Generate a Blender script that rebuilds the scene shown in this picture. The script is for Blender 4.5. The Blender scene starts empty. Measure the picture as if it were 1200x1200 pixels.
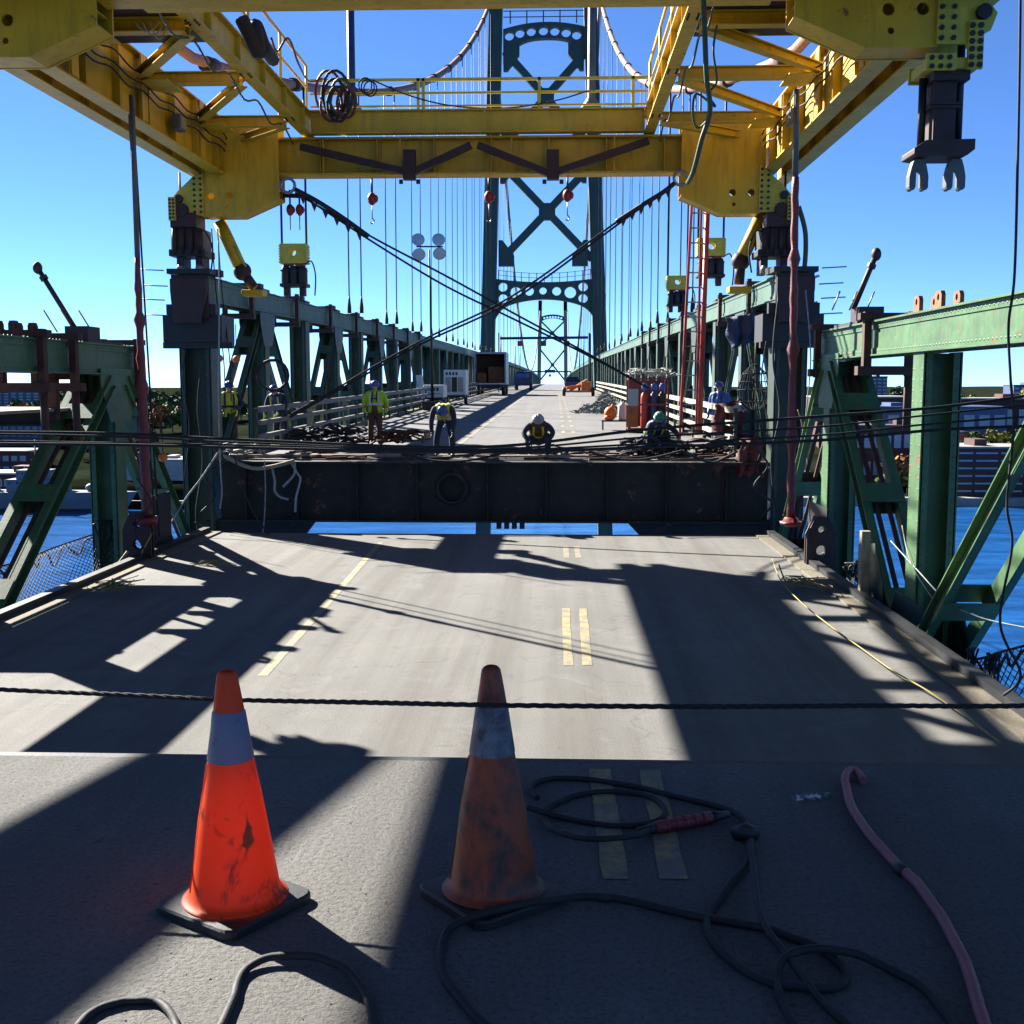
import bpy, bmesh, math, random
from mathutils import Vector, Matrix, Quaternion
from mathutils.geometry import delaunay_2d_cdt
R = math.radians
V = Vector
SC = bpy.context.scene
COL = SC.collection
random.seed(7)

# ------------------------------------------------------------------ camera, sky, sun, exposure
EYE = V((0.0, 0.0, 1.95))
PITCH, YAW = math.atan(150 / 1350), math.atan(52 / 1350 * math.cos(math.atan(150 / 1350)))
cd = bpy.data.cameras.new('camera')
cam = bpy.data.objects.new('camera', cd)
COL.objects.link(cam)
cam.location = EYE
cam.rotation_euler = (R(90) - PITCH, 0, YAW)
cd.sensor_width = 36
cd.lens = 36 * 1350 / 1200
cd.clip_start = 0.05
cd.clip_end = 20000
SC.camera = cam

SUN = V((-1.2, 1.10, 1.0)).normalized()          # direction towards the sun
SUN_EL = math.asin(SUN.z)
SUN_AZ = math.atan2(SUN.x, SUN.y)                  # clockwise from +Y
w = bpy.data.worlds.new('World')
SC.world = w
w.use_nodes = True
nt = w.node_tree
sky = nt.nodes.new('ShaderNodeTexSky')
sky.sky_type = 'NISHITA'
sky.sun_disc = False
sky.sun_elevation = SUN_EL
sky.sun_rotation = SUN_AZ
sky.altitude = 2200
sky.air_density = 0.60
sky.dust_density = 0.0
sky.ozone_density = 9.0
bg = nt.nodes['Background']
bg.inputs['Strength'].default_value = 0.05
nt.links.new(sky.outputs[0], bg.inputs[0])
sl = bpy.data.lights.new('sun', 'SUN')
sl.energy = 5.0
sl.angle = R(0.5)
sl.color = (1.0, 0.96, 0.89)
so = bpy.data.objects.new('sun', sl)
COL.objects.link(so)
so.rotation_euler = (-SUN).to_track_quat('-Z', 'Y').to_euler()
SC.view_settings.view_transform = 'Standard'
SC.view_settings.look = 'None'
SC.view_settings.gamma = 1
SC.view_settings.exposure = 2.25
try:
    SC.view_settings.use_curve_mapping = False
except Exception:
    pass
SC.cycles.max_bounces = 6
SC.cycles.diffuse_bounces = 1

# ------------------------------------------------------------------ survey: photo pixel (1200 px) -> place in the world
_f = V((-math.sin(YAW) * math.cos(PITCH), math.cos(YAW) * math.cos(PITCH), -math.sin(PITCH)))
_r = V((math.cos(YAW), math.sin(YAW), 0))
_u = _r.cross(_f)
def ray(px, py):
    return _f * 1350 + _r * (px - 600) - _u * (py - 600)
def P(px, py, Y):
    d = ray(px, py)
    return EYE + d * (Y / d.y)
def G(px, py, z=0.0):
    d = ray(px, py)
    return EYE + d * ((z - EYE.z) / d.z)

# ------------------------------------------------------------------ objects
def tag(o, label=None, cat=None, group=None, kind=None):
    if label: o['label'] = label
    if cat: o['category'] = cat
    if group: o['group'] = group
    if kind: o['kind'] = kind
    return o
def thing(name, label, cat, loc=(0, 0, 0), group=None):
    o = bpy.data.objects.new(name, None)
    o.empty_display_size = 0.3
    COL.objects.link(o)
    o.location = loc
    return tag(o, label, cat, group)
def origin(o):
    p = V((0, 0, 0))
    while o is not None:
        p += V(o.location)
        o = o.parent
    return p
def copy_tree(o, parent=None):
    c = o.copy()
    COL.objects.link(c)
    c.parent = parent
    for ch in [x for x in COL.objects if x.parent == o]:
        copy_tree(ch, c)
    return c
def frame(p0, p1, up):
    t = (V(p1) - V(p0))
    L = t.length
    t.normalize()
    s = t.cross(V(up))
    if s.length < 1e-5:
        s = t.cross(V((0, 1, 0)))
    s.normalize()
    return t, s, s.cross(t), L
class MB:
    def __init__(self):
        self.v = []; self.f = []; self.sm = []
    def add(self, vs, fs, smooth=False):
        o = len(self.v)
        self.v += [V(a) for a in vs]
        self.f += [tuple(i + o for i in f) for f in fs]
        self.sm += [smooth] * len(fs)
        return self
    def hexa(self, c):                      # 8 corners: bottom ring 0-3, top ring 4-7
        return self.add(c, [(3, 2, 1, 0), (4, 5, 6, 7), (0, 1, 5, 4), (1, 2, 6, 5), (2, 3, 7, 6), (3, 0, 4, 7)])
    def box(self, lo, hi):
        a, b = lo, hi
        return self.hexa([V((a[0], a[1], a[2])), V((b[0], a[1], a[2])), V((b[0], b[1], a[2])), V((a[0], b[1], a[2])),
                          V((a[0], a[1], b[2])), V((b[0], a[1], b[2])), V((b[0], b[1], b[2])), V((a[0], b[1], b[2]))])
    def cbox(self, c, s):
        return self.box([c[i] - s[i] / 2 for i in range(3)], [c[i] + s[i] / 2 for i in range(3)])
    def bar(self, p0, p1, ws, hu, up=(0, 0, 1), os=0, ou=0):
        t, s, u, L = frame(p0, p1, up)
        c = []
        for p in (V(p0), V(p1)):
            c.append([p + s * (os + a * ws / 2) + u * (ou + b * hu / 2) for a, b in ((-1, -1), (1, -1), (1, 1), (-1, 1))])
        return self.hexa(c[0] + c[1])
    def ibeam(self, p0, p1, wd, h, tf=.03, tw=.02, up=(0, 0, 1)):
        self.bar(p0, p1, wd, tf, up, 0, h / 2 - tf / 2)
        self.bar(p0, p1, wd, tf, up, 0, -h / 2 + tf / 2)
        return self.bar(p0, p1, tw, h - 2 * tf - .002, up)
    def tube(self, pts, r, n=8, closed=False, smooth=True):
        pts = [V(p) for p in pts]
        m = len(pts)
        rr = r if isinstance(r, (list, tuple)) else [r] * m
        vs = []; prev = None
        for i in range(m):
            if closed: t = pts[(i + 1) % m] - pts[i - 1]
            else: t = pts[min(i + 1, m - 1)] - pts[max(i - 1, 0)]
            if t.length < 1e-9: t = V((0, 0, 1))
            t.normalize()
            if prev is None:
                a = t.cross(V((0, 0, 1)))
                if a.length < 1e-3: a = t.cross(V((1, 0, 0)))
            else:
                a = prev - t * prev.dot(t)
            a.normalize(); prev = a
            b = t.cross(a)
            for k in range(n):
                q = 2 * math.pi * k / n
                vs.append(pts[i] + (a * math.cos(q) + b * math.sin(q)) * rr[i])
        fs = []
        for i in range(m if closed else m - 1):
            j = (i + 1) % m
            for k in range(n):
                l = (k + 1) % n
                fs.append((i * n + k, i * n + l, j * n + l, j * n + k))
        self.add(vs, fs, smooth)
        if not closed:
            o = len(self.v) - m * n
            self.f += [tuple(o + k for k in range(n))[::-1], tuple(o + (m - 1) * n + k for k in range(n))]
            self.sm += [False, False]
        return self
    def disc(self, c, ax, r, h, n=16):
        c = V(c); ax = V(ax).normalized()
        return self.tube([c - ax * h / 2, c + ax * h / 2], r, n, smooth=False)
    def ell(self, c, rad, nu=12, nv=8, q=None):
        c = V(c); vs = []; fs = []
        for j in range(nv + 1):
            th = math.pi * j / nv
            for i in range(nu):
                ph = 2 * math.pi * i / nu
                p = V((rad[0] * math.sin(th) * math.cos(ph), rad[1] * math.sin(th) * math.sin(ph), rad[2] * math.cos(th)))
                if q is not None: p = q @ p
                vs.append(c + p)
        for j in range(nv):
            for i in range(nu):
                k = (i + 1) % nu
                fs.append((j * nu + i, (j + 1) * nu + i, (j + 1) * nu + k, j * nu + k))
        return self.add(vs, fs, True)
    def plate(self, poly, o, u, v, t, holes=()):
        """polygon in the (u, v) plane at o, extruded t along u x v; holes = (cu, cv, r)"""
        o, u, v = V(o), V(u), V(v)
        n = u.cross(v).normalized()
        area = sum(poly[i - 1][0] * poly[i][1] - poly[i][0] * poly[i - 1][1] for i in range(len(poly)))
        if area < 0: poly = poly[::-1]
        loops = [list(poly)]
        for (cu, cv, r) in holes:
            N = 14
            loops.append([(cu + r * math.cos(2 * math.pi * k / N), cv + r * math.sin(2 * math.pi * k / N)) for k in range(N)][::-1])
        vs = []; ed = []; k = 0
        for lp in loops:
            m = len(lp)
            vs += [V(p) for p in lp]
            ed += [(k + i, k + (i + 1) % m) for i in range(m)]
            k += m
        if holes:
            ov, _, of, _, _, _ = delaunay_2d_cdt(vs, ed, [], 1, 1e-6)
            tris = []
            for f in of:
                c = sum((ov[i] for i in f), V((0, 0))) / len(f)
                if any((c - V((h[0], h[1]))).length < h[2] * .96 for h in holes): continue
                tris.append(tuple(f))
            pts = [V(p) for p in ov]
        else:
            pts = vs; tris = [tuple(range(len(vs)))]
        m = len(pts)
        W = lambda p, d: o + u * p[0] + v * p[1] + n * d
        self.add([W(p, t / 2) for p in pts] + [W(p, -t / 2) for p in pts], tris + [tuple(i + m for i in f[::-1]) for f in tris])
        for lp in loops:
            a = [W(p, t / 2) for p in lp] + [W(p, -t / 2) for p in lp]
            L = len(lp)
            self.add(a, [(i, i + L, (i + 1) % L + L, (i + 1) % L) for i in range(L)])
        return self
    def lathe(self, prof, c, n=32, q=None, smooth=True):
        c = V(c); vs = []; fs = []
        for (r, z) in prof:
            for k in range(n):
                a = 2 * math.pi * k / n
                p = V((r * math.cos(a), r * math.sin(a), z))
                if q is not None: p = q @ p
                vs.append(c + p)
        for j in range(len(prof) - 1):
            for k in range(n):
                l = (k + 1) % n
                fs.append((j * n + k, j * n + l, (j + 1) * n + l, (j + 1) * n + k))
        return self.add(vs, fs, smooth)
    def build(self, name, mat, parent=None, loc=None, kind=None, bevel=0):
        base = origin(parent) if parent is not None else V(loc if loc is not None else (0, 0, 0))
        me = bpy.data.meshes.new(name)
        me.from_pydata([tuple(p - base) for p in self.v], [], self.f)
        me.polygons.foreach_set('use_smooth', self.sm)
        me.materials.append(mat)
        me.validate(); me.update()
        o = bpy.data.objects.new(name, me)
        COL.objects.link(o)
        if parent is not None: o.parent = parent
        else: o.location = base
        if kind: o['kind'] = kind
        if bevel:
            b = o.modifiers.new('bevel', 'BEVEL'); b.width = bevel; b.segments = 2; b.limit_method = 'ANGLE'
        return o
def smoothpath(pts, k=6):
    """Catmull-Rom through points"""
    pts = [V(p) for p in pts]; out = []
    for i in range(len(pts) - 1):
        a, b, c, d = pts[max(i - 1, 0)], pts[i], pts[i + 1], pts[min(i + 2, len(pts) - 1)]
        for j in range(k):
            t = j / k
            out.append(.5 * ((2 * b) + (c - a) * t + (2 * a - 5 * b + 4 * c - d) * t * t + (3 * b - a - 3 * c + d) * t ** 3))
    return out + [pts[-1]]
def sag(p0, p1, s, n=16):
    p0, p1 = V(p0), V(p1)
    return [p0.lerp(p1, i / n) - V((0, 0, s * 4 * (i / n) * (1 - i / n))) for i in range(n + 1)]

# ------------------------------------------------------------------ materials
class NT:
    def __init__(self, name):
        self.m = bpy.data.materials.new(name)
        self.m.use_nodes = True
        self.t = self.m.node_tree
        self.b = self.t.nodes['Principled BSDF']
        self.tc = self.t.nodes.new('ShaderNodeTexCoord')
    def n(self, kind, **kw):
        x = self.t.nodes.new(kind)
        for k, v in kw.items():
            if hasattr(x, k): setattr(x, k, v)
            else: x.inputs[k].default_value = v
        return x
    def l(self, a, b): self.t.links.new(a, b)
    def coords(self, scale=(1, 1, 1)):
        mp = self.n('ShaderNodeMapping')
        mp.inputs['Scale'].default_value = scale
        self.l(self.tc.outputs['Object'], mp.inputs['Vector'])
        return mp.outputs[0]
    def noise(self, scale, detail=4, rough=.55, vec=None, dist=0):
        x = self.n('ShaderNodeTexNoise')
        x.inputs['Scale'].default_value = scale; x.inputs['Detail'].default_value = detail
        x.inputs['Roughness'].default_value = rough; x.inputs['Distortion'].default_value = dist
        self.l(vec if vec is not None else self.tc.outputs['Object'], x.inputs['Vector'])
        return x.outputs['Fac']
    def ramp(self, fac, a, b, ca=(0, 0, 0, 1), cb=(1, 1, 1, 1)):
        x = self.n('ShaderNodeValToRGB')
        x.color_ramp.elements[0].position = a; x.color_ramp.elements[1].position = b
        x.color_ramp.elements[0].color = ca; x.color_ramp.elements[1].color = cb
        self.l(fac, x.inputs[0])
        return x.outputs[0]
    def mix(self, fac, a, b, mode='MIX'):
        x = self.n('ShaderNodeMix', data_type='RGBA', blend_type=mode)
        for s, val in ((0, fac), (6, a), (7, b)):
            if isinstance(val, (int, float)): x.inputs[s].default_value = val
            elif isinstance(val, tuple): x.inputs[s].default_value = val
            else: self.l(val, x.inputs[s])
        return x.outputs[2]
    def bump(self, h, strength=.3, dist=.02):
        x = self.n('ShaderNodeBump')
        x.inputs['Strength'].default_value = strength; x.inputs['Distance'].default_value = dist
        self.l(h, x.inputs['Height'])
        self.l(x.outputs[0], self.b.inputs['Normal'])
def c4(c, k=1.0): return (min(c[0] * k, 1), min(c[1] * k, 1), min(c[2] * k, 1), 1)
def paint(name, col, rough=.5, var=.2, scale=2.0, rust=0.0, rcol=(.09, .032, .013), dirt=.35, metal=0, bump=.15, streak=True):
    """painted or bare surface: mottled colour, grime, optional rust patches and drips"""
    t = NT(name)
    c = t.mix(t.ramp(t.noise(scale, 6), .3, .7), c4(col, 1 - var), c4(col, 1 + var))
    if dirt:
        vec = t.coords((6, 6, .8)) if streak else None
        g = t.ramp(t.noise(scale * .9, 7, .65, vec), .5, .78)
        m = t.n('ShaderNodeMath', operation='MULTIPLY'); t.l(g, m.inputs[0]); m.inputs[1].default_value = dirt
        c = t.mix(m.outputs[0], c, c4((col[0] * .25 + .01, col[1] * .25 + .009, col[2] * .25 + .007)))
    rf = None
    if rust:
        rf = t.ramp(t.noise(scale * 2.2, 9, .7), .68 - rust * .3, .74 - rust * .3)
        c = t.mix(rf, c, t.mix(t.noise(scale * 8, 4), c4(rcol), c4(rcol, 2.2)))
    t.l(c, t.b.inputs['Base Color'])
    t.b.inputs['Metallic'].default_value = metal
    r = t.n('ShaderNodeMapRange'); t.l(t.noise(scale * 5, 5), r.inputs[0])
    r.inputs[3].default_value = max(rough - .12, .05); r.inputs[4].default_value = min(rough + .18, 1)
    t.l(r.outputs[0], t.b.inputs['Roughness'])
    if bump: t.bump(t.noise(scale * 14, 5), bump, .01)
    return t.m
M = {}
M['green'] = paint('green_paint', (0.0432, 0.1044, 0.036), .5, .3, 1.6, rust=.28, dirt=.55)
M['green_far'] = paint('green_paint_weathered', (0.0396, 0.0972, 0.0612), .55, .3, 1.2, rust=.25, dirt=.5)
M['green_web'] = paint('shaded_grimy_green_paint', (0.02448, 0.05616, 0.03024), .55, .35, 1.5, rust=.3, dirt=.6)  # truss green darkened to put shade into the far web members, grime on top
M['green_dark'] = paint('dark_green_paint', (0.01584, 0.0324, 0.02016), .5, .3, 1.5, rust=.2)
M['yellow'] = paint('yellow_paint', (.56, .335, .006), .5, .16, 1.1, rust=.12, dirt=.6)
M['yellow2'] = paint('yellow_paint_bolted', (.50, .40, .03), .5, .15, 4, dirt=.4)
M['rust'] = paint('rusted_steel', (0.054, 0.01872, 0.01008), .75, .45, 4, dirt=.5)
M['rust_orange'] = paint('orange_rusted_steel', (.20, .065, .022), .75, .4, 4, dirt=.4)
M['brown'] = paint('brown_primer_steel', (0.0288, 0.00936, 0.00792), .6, .35, 3, dirt=.4)
M['dark'] = paint('blackened_steel', (0.0072, 0.0072, 0.00792), .55, .4, 4, dirt=.3)
M['beam'] = paint('floor_beam_paint', (0.00936, 0.0072, 0.00432), .7, .4, 1.1, rust=.25, dirt=.5)
M['steel'] = paint('galvanised_steel', (0.2304, 0.2376, 0.2448), .4, .2, 5, dirt=.4, metal=.6)
M['rope'] = paint('steel_rope', (.012, .012, .013), .85, .4, 30, dirt=.3, bump=.5)
M['hanger'] = paint('hanger_rope_paint', (0.072, 0.0864, 0.0936), .5, .2, 3, dirt=.2)
M['cable'] = paint('wrapped_cable', (0.2448, 0.108, 0.0576), .6, .25, 1.5, dirt=.45)
M['tower'] = paint('tower_paint', (.026, .052, .036), .55, .2, .35, rust=.06)
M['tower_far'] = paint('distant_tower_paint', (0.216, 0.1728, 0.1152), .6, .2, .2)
M['red'] = paint('red_paint', (0.2448, 0.01584, 0.00936), .45, .2, 4, dirt=.35)
M['red_wrap'] = paint('red_wrapping_tape', (.13, .010, .014), .45, .35, 7, dirt=.35, bump=.6)
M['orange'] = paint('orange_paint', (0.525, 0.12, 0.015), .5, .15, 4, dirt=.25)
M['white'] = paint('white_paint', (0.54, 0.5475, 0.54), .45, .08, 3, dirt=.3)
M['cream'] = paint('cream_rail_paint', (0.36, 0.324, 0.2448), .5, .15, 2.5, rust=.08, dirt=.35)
M['blue'] = paint('blue_paint', (.03, .09, .32), .45, .2, 3, dirt=.25)
M['navy'] = paint('navy_paint', (.015, .03, .10), .5, .2, 3)
M['teal'] = paint('teal_plastic', (.02, .16, .11), .5, .1, 3, dirt=.15)
M['black'] = paint('black_rubber', (0.01008, 0.01008, 0.0108), .55, .3, 8, dirt=.2)
M['hose_black'] = paint('black_cable_sheath', (.011, .011, .012), .72, .3, 6, dirt=.5)
M['hose_pink'] = paint('red_rubber_hose', (0.2592, 0.0648, 0.072), .5, .2, 9, dirt=.4)
M['hose_green'] = paint('green_hose', (.045, .06, .018), .5, .2, 9, dirt=.4)
M['wood'] = paint('weathered_timber', (0.2592, 0.1944, 0.1296), .8, .3, 5, dirt=.5, bump=.5)
M['tarp'] = paint('dark_red_tarp', (0.1152, 0.0216, 0.018), .7, .4, 4, dirt=.4, bump=.5)
M['net'] = paint('black_net_cord', (.012, .014, .016), .7, .3, 9)
M['rags'] = paint('grey_netting', (0.1152, 0.1368, 0.1368), .8, .4, 6, dirt=.5)
M['yellow_cord'] = paint('yellow_cord', (0.2448, 0.1872, 0.0432), .7, .2, 9, dirt=.4)
M['pale_cord'] = paint('pale_cord', (0.2448, 0.2592, 0.2376), .7, .3, 9, dirt=.4)
M['hivis'] = paint('lime_high_visibility_cloth', (0.3024, 0.5184, 0.0216), .75, .12, 9, dirt=.15)
M['hivis_y'] = paint('yellow_high_visibility_cloth', (0.4464, 0.432, 0.0288), .75, .12, 9, dirt=.2)
M['reflect'] = paint('silver_reflective_tape', (0.4464, 0.4536, 0.4464), .35, .1, 9, dirt=.2)
M['denim'] = paint('dark_work_cloth', (0.01296, 0.01728, 0.036), .85, .3, 9, dirt=.3)
M['brown_cloth'] = paint('brown_work_cloth', (0.072, 0.036, 0.02016), .85, .3, 9, dirt=.3)
M['skin'] = paint('skin', (.42, .22, .15), .55, .1, 9, dirt=.1)
M['helmet_blue'] = paint('blue_hard_hat', (.02, .06, .22), .3, .1, 5, dirt=.2)
M['helmet_grey'] = paint('grey_hard_hat', (.22, .25, .28), .3, .1, 5, dirt=.2)
M['glass'] = paint('dark_glass', (.02, .03, .045), .12, .1, 2, dirt=0, bump=0)
M['lamp'] = paint('lamp_glass', (.35, .42, .45), .25, .1, 5, dirt=.2)
M['bark'] = paint('bark', (.06, .045, .03), .9, .3, 3)

def concrete(name, base, agg, speck, bumpk, stains=.5, cracks=0):
    t = NT(name)
    big = t.noise(.35, 6, .6)
    lane = t.noise(1.1, 5, .6, t.coords((1.6, .05, 1)))
    fine = t.noise(agg, 5, .75)
    c = t.mix(t.ramp(big, .3, .72), c4(base, .80), c4(base, 1.12))
    m = t.n('ShaderNodeMath', operation='MULTIPLY'); t.l(t.ramp(lane, .42, .68), m.inputs[0]); m.inputs[1].default_value = stains
    c = t.mix(m.outputs[0], c, c4((base[0] * .62, base[1] * .6, base[2] * .58)))
    blot = t.noise(2.3, 8, .72, dist=.6)
    m2 = t.n('ShaderNodeMath', operation='MULTIPLY'); t.l(t.ramp(blot, .58, .75), m2.inputs[0]); m2.inputs[1].default_value = stains
    c = t.mix(m2.outputs[0], c, c4((base[0] * .5, base[1] * .49, base[2] * .47)))
    pale = t.ramp(t.noise(.9, 8, .7, dist=1.2), .54, .7)
    m5 = t.n('ShaderNodeMath', operation='MULTIPLY'); t.l(pale, m5.inputs[0]); m5.inputs[1].default_value = .45
    c = t.mix(m5.outputs[0], c, c4((base[0] * 1.3, base[1] * 1.32, base[2] * 1.36)))
    dots = t.ramp(t.noise(6.5, 3, .5), .70, .74)
    m6 = t.n('ShaderNodeMath', operation='MULTIPLY'); t.l(dots, m6.inputs[0]); m6.inputs[1].default_value = .6
    c = t.mix(m6.outputs[0], c, c4((base[0] * .3, base[1] * .3, base[2] * .3)))
    sp = t.ramp(fine, .34 - .06 * speck, .52)
    c = t.mix(sp, c4((base[0] * .35, base[1] * .33, base[2] * .3)), c)
    gr = t.ramp(t.noise(agg * 2.6, 3, .6), .55, .8)
    m3 = t.n('ShaderNodeMath', operation='MULTIPLY'); t.l(gr, m3.inputs[0]); m3.inputs[1].default_value = .45 if speck < .5 else .8
    c = t.mix(m3.outputs[0], c, c4(base, 1.5))
    vo = t.n('ShaderNodeTexVoronoi', feature='DISTANCE_TO_EDGE'); vo.inputs['Scale'].default_value = .22
    wv = t.n('ShaderNodeVectorMath', operation='ADD')
    nz = t.n('ShaderNodeTexNoise'); nz.inputs['Scale'].default_value = 1.4; nz.inputs['Detail'].default_value = 6
    t.l(t.tc.outputs['Object'], nz.inputs['Vector'])
    t.l(t.tc.outputs['Object'], wv.inputs[0]); t.l(nz.outputs['Color'], wv.inputs[1]); t.l(wv.outputs[0], vo.inputs['Vector'])
    cr = t.ramp(vo.outputs['Distance'], 0.0005, .0035, (.35, .35, .35, 1), (1, 1, 1, 1))
    if cracks: c = t.mix(cracks, c, cr, 'MULTIPLY')
    t.l(c, t.b.inputs['Base Color'])
    t.b.inputs['Roughness'].default_value = .88
    t.b.inputs['Specular IOR Level'].default_value = .25
    t.bump(fine, bumpk, .012 if speck < .5 else .02)
    return t.m
M['road_near'] = concrete('coarse_worn_concrete', (.146, .141, .130), 42, 1.1, 1.0, .7, .25)
M['road_seg'] = concrete('worn_concrete', (.152, .146, .134), 60, .3, .5, 1.0, .35)
M['road_far'] = concrete('grey_roadway', (.145, .140, .135), 25, .0, .2, .45)
M['kerb'] = concrete('kerb_concrete', (.165, .145, .105), 30, .5, .5, .4)
def worn_line(name, col, under):
    t = NT(name)
    a = t.ramp(t.noise(5, 8, .7), .42, .62)
    b = t.ramp(t.noise(45, 4, .7), .36, .5)
    m = t.mix(1.0, a, b, 'MULTIPLY')
    t.l(t.mix(m, c4(under), t.mix(t.noise(3, 4), c4(col, .85), c4(col, 1.1))), t.b.inputs['Base Color'])
    t.b.inputs['Roughness'].default_value = .8
    t.bump(t.noise(60, 5), .4, .01)
    return t.m
M['line'] = worn_line('worn_yellow_line', (.36, .26, .07), (.13, .12, .10))
M['line_pale'] = worn_line('faded_yellow_line', (.25, .20, .09), (.13, .12, .10))

t = NT('harbour_water')
t.l(t.mix(t.ramp(t.noise(.075, 7, .7, t.coords((.35, 1.5, 1))), .42, .60), (.004, .040, .13, 1), (.010, .085, .27, 1)), t.b.inputs['Base Color'])
t.b.inputs['Roughness'].default_value = .18
t.b.inputs['IOR'].default_value = 1.333
n1 = t.noise(.16, 6, .62, t.coords((.55, 1.6, 1)))
t.bump(n1, .55, 1.6)
M['water'] = t.m

def foliage(name, col):
    t = NT(name)
    oi = t.n('ShaderNodeObjectInfo')
    c = t.mix(t.ramp(t.noise(.55, 4), .35, .65), c4(col, .55), c4(col, 1.5))
    t.l(c, t.b.inputs['Base Color'])
    t.b.inputs['Roughness'].default_value = .8
    t.b.inputs['Specular IOR Level'].default_value = .2
    return t.m
M['leaf_green'] = foliage('green_leaves', (.05, .085, .022))
M['leaf_dark'] = foliage('dark_green_leaves', (.028, .055, .025))
M['leaf_yellow'] = foliage('yellowing_leaves', (.17, .16, .025))
M['leaf_orange'] = foliage('orange_autumn_leaves', (.20, .085, .025))
M['land'] = paint('grassy_bank', (.014, .017, .010), .9, .5, .05, dirt=.4, streak=False)
M['land'].node_tree.nodes['Principled BSDF'].inputs['Specular IOR Level'].default_value = 0
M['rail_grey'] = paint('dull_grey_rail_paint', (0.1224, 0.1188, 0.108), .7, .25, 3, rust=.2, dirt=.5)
M['brick'] = paint('dark_brick', (.06, .024, .022), .85, .15, .4, dirt=.2)
M['stone'] = paint('pale_wharf_stone', (0.2304, 0.2232, 0.2016), .85, .2, .3, dirt=.4)
M['roof_pale'] = paint('pale_roof', (0.31, 0.31, 0.3), .6, .1, .2, dirt=.2)
M['roof_dark'] = paint('dark_roof', (0.0432, 0.0396, 0.0504), .8, .2, .2)
M['pane'] = paint('window_glass', (0.18, 0.2448, 0.288), .15, .1, .5, dirt=0, bump=0)
M['tower_block'] = paint('blue_grey_cladding', (0.0432, 0.0648, 0.1368), .5, .15, .1, dirt=.1)
M['ship_grey'] = paint('warship_grey', (0.1092, 0.126, 0.1428), .55, .1, .2, dirt=.2)
M['boot_topping'] = paint('dark_hull_paint', (0.0216, 0.01296, 0.0144), .6, .2, .3)

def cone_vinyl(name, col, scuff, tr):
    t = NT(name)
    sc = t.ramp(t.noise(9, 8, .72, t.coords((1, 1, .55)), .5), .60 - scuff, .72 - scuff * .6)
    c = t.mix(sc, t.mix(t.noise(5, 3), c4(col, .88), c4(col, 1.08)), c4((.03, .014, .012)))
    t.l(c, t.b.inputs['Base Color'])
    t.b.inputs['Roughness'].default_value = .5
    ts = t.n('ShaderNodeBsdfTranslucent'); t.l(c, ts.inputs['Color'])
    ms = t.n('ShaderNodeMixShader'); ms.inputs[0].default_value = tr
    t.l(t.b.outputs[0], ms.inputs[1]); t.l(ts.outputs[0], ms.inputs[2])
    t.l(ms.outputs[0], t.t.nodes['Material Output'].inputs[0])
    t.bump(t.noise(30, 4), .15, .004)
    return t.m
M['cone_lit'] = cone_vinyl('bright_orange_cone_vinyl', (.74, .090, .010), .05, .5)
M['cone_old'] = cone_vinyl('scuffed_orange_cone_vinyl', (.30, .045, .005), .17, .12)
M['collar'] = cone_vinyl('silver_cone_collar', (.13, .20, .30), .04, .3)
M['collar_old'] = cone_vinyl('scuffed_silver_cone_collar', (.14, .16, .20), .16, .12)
# ------------------------------------------------------------------ the setting
XL, XR, XC = -8.8, 5.6, -1.6                 # truss planes and middle of the bridge
KL, KR = -7.8, 4.55                          # roadway edges
ZS = -1.5                                    # deck of the lowered segment
YC = 28.4                                    # cut end of the far span
ZW = -46.0                                   # water
def zd(y): return 1.9 - 1.8 * ((380 - max(y, YC)) / 351.6) ** 2
def zcable(y):
    if y > 157: q = (y - 382) / 225; return 6.3 + (54 - 6.3 if q < 0 else 40 - 6.3) * q * q
    t = y - 29
    return 9.8 + .187 * t + .00110 * t * t if t > 0 else 9.8 + .06 * t

water = MB().add([V((-6000, -3000, ZW)), V((6000, -3000, ZW)), V((6000, 12000, ZW)), V((-6000, 12000, ZW))], [(0, 1, 2, 3)])
water.build('water', M['water'], loc=(0, 0, ZW), kind='structure')

def bank(name, x0, x1, ys, zs):
    """a shore that rises in steps away from the water; the front edge wanders a little"""
    b = MB(); nx = 60
    for j, (y, z) in enumerate(zip(ys, zs)):
        for i in range(nx + 1):
            x = x0 + (x1 - x0) * i / nx
            b.v.append(V((x, y + (math.sin(x * .011) * 14 if j else 0), z + (math.sin(x * .03 + j) + math.sin(x * .013 - j * 2)) * (.12 * j))))
    for j in range(len(ys) - 1):
        for i in range(nx):
            b.f.append((j * (nx + 1) + i, j * (nx + 1) + i + 1, (j + 1) * (nx + 1) + i + 1, (j + 1) * (nx + 1) + i)); b.sm.append(True)
    return b.build(name, M['land'], loc=(0, ys[0], ZW), kind='structure')
bank('shore_ground', -1500, -85, (448, 449, 520, 640, 900, 2500), (-49, -44, -40, -26, -16, -12))
bank('shore_ground', 70, 1500, (466, 467, 540, 640, 900, 2500), (-49, -43.5, -37, -24, -10, -4))
bank('far_hills', -1600, 1600, (1600, 1700, 2600, 3200), (-50, -30, -12, -8))
q = MB(); q.box((-420, 442, -50), (-86, 447.5, -43.4)); q.build('wharf', M['stone'], loc=(-250, 445, -46), kind='structure')
q = MB(); q.box((71, 460, -50), (420, 465.6, -42.9)); q.build('quay_wall', M['stone'], loc=(240, 463, -46), kind='structure')

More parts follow.
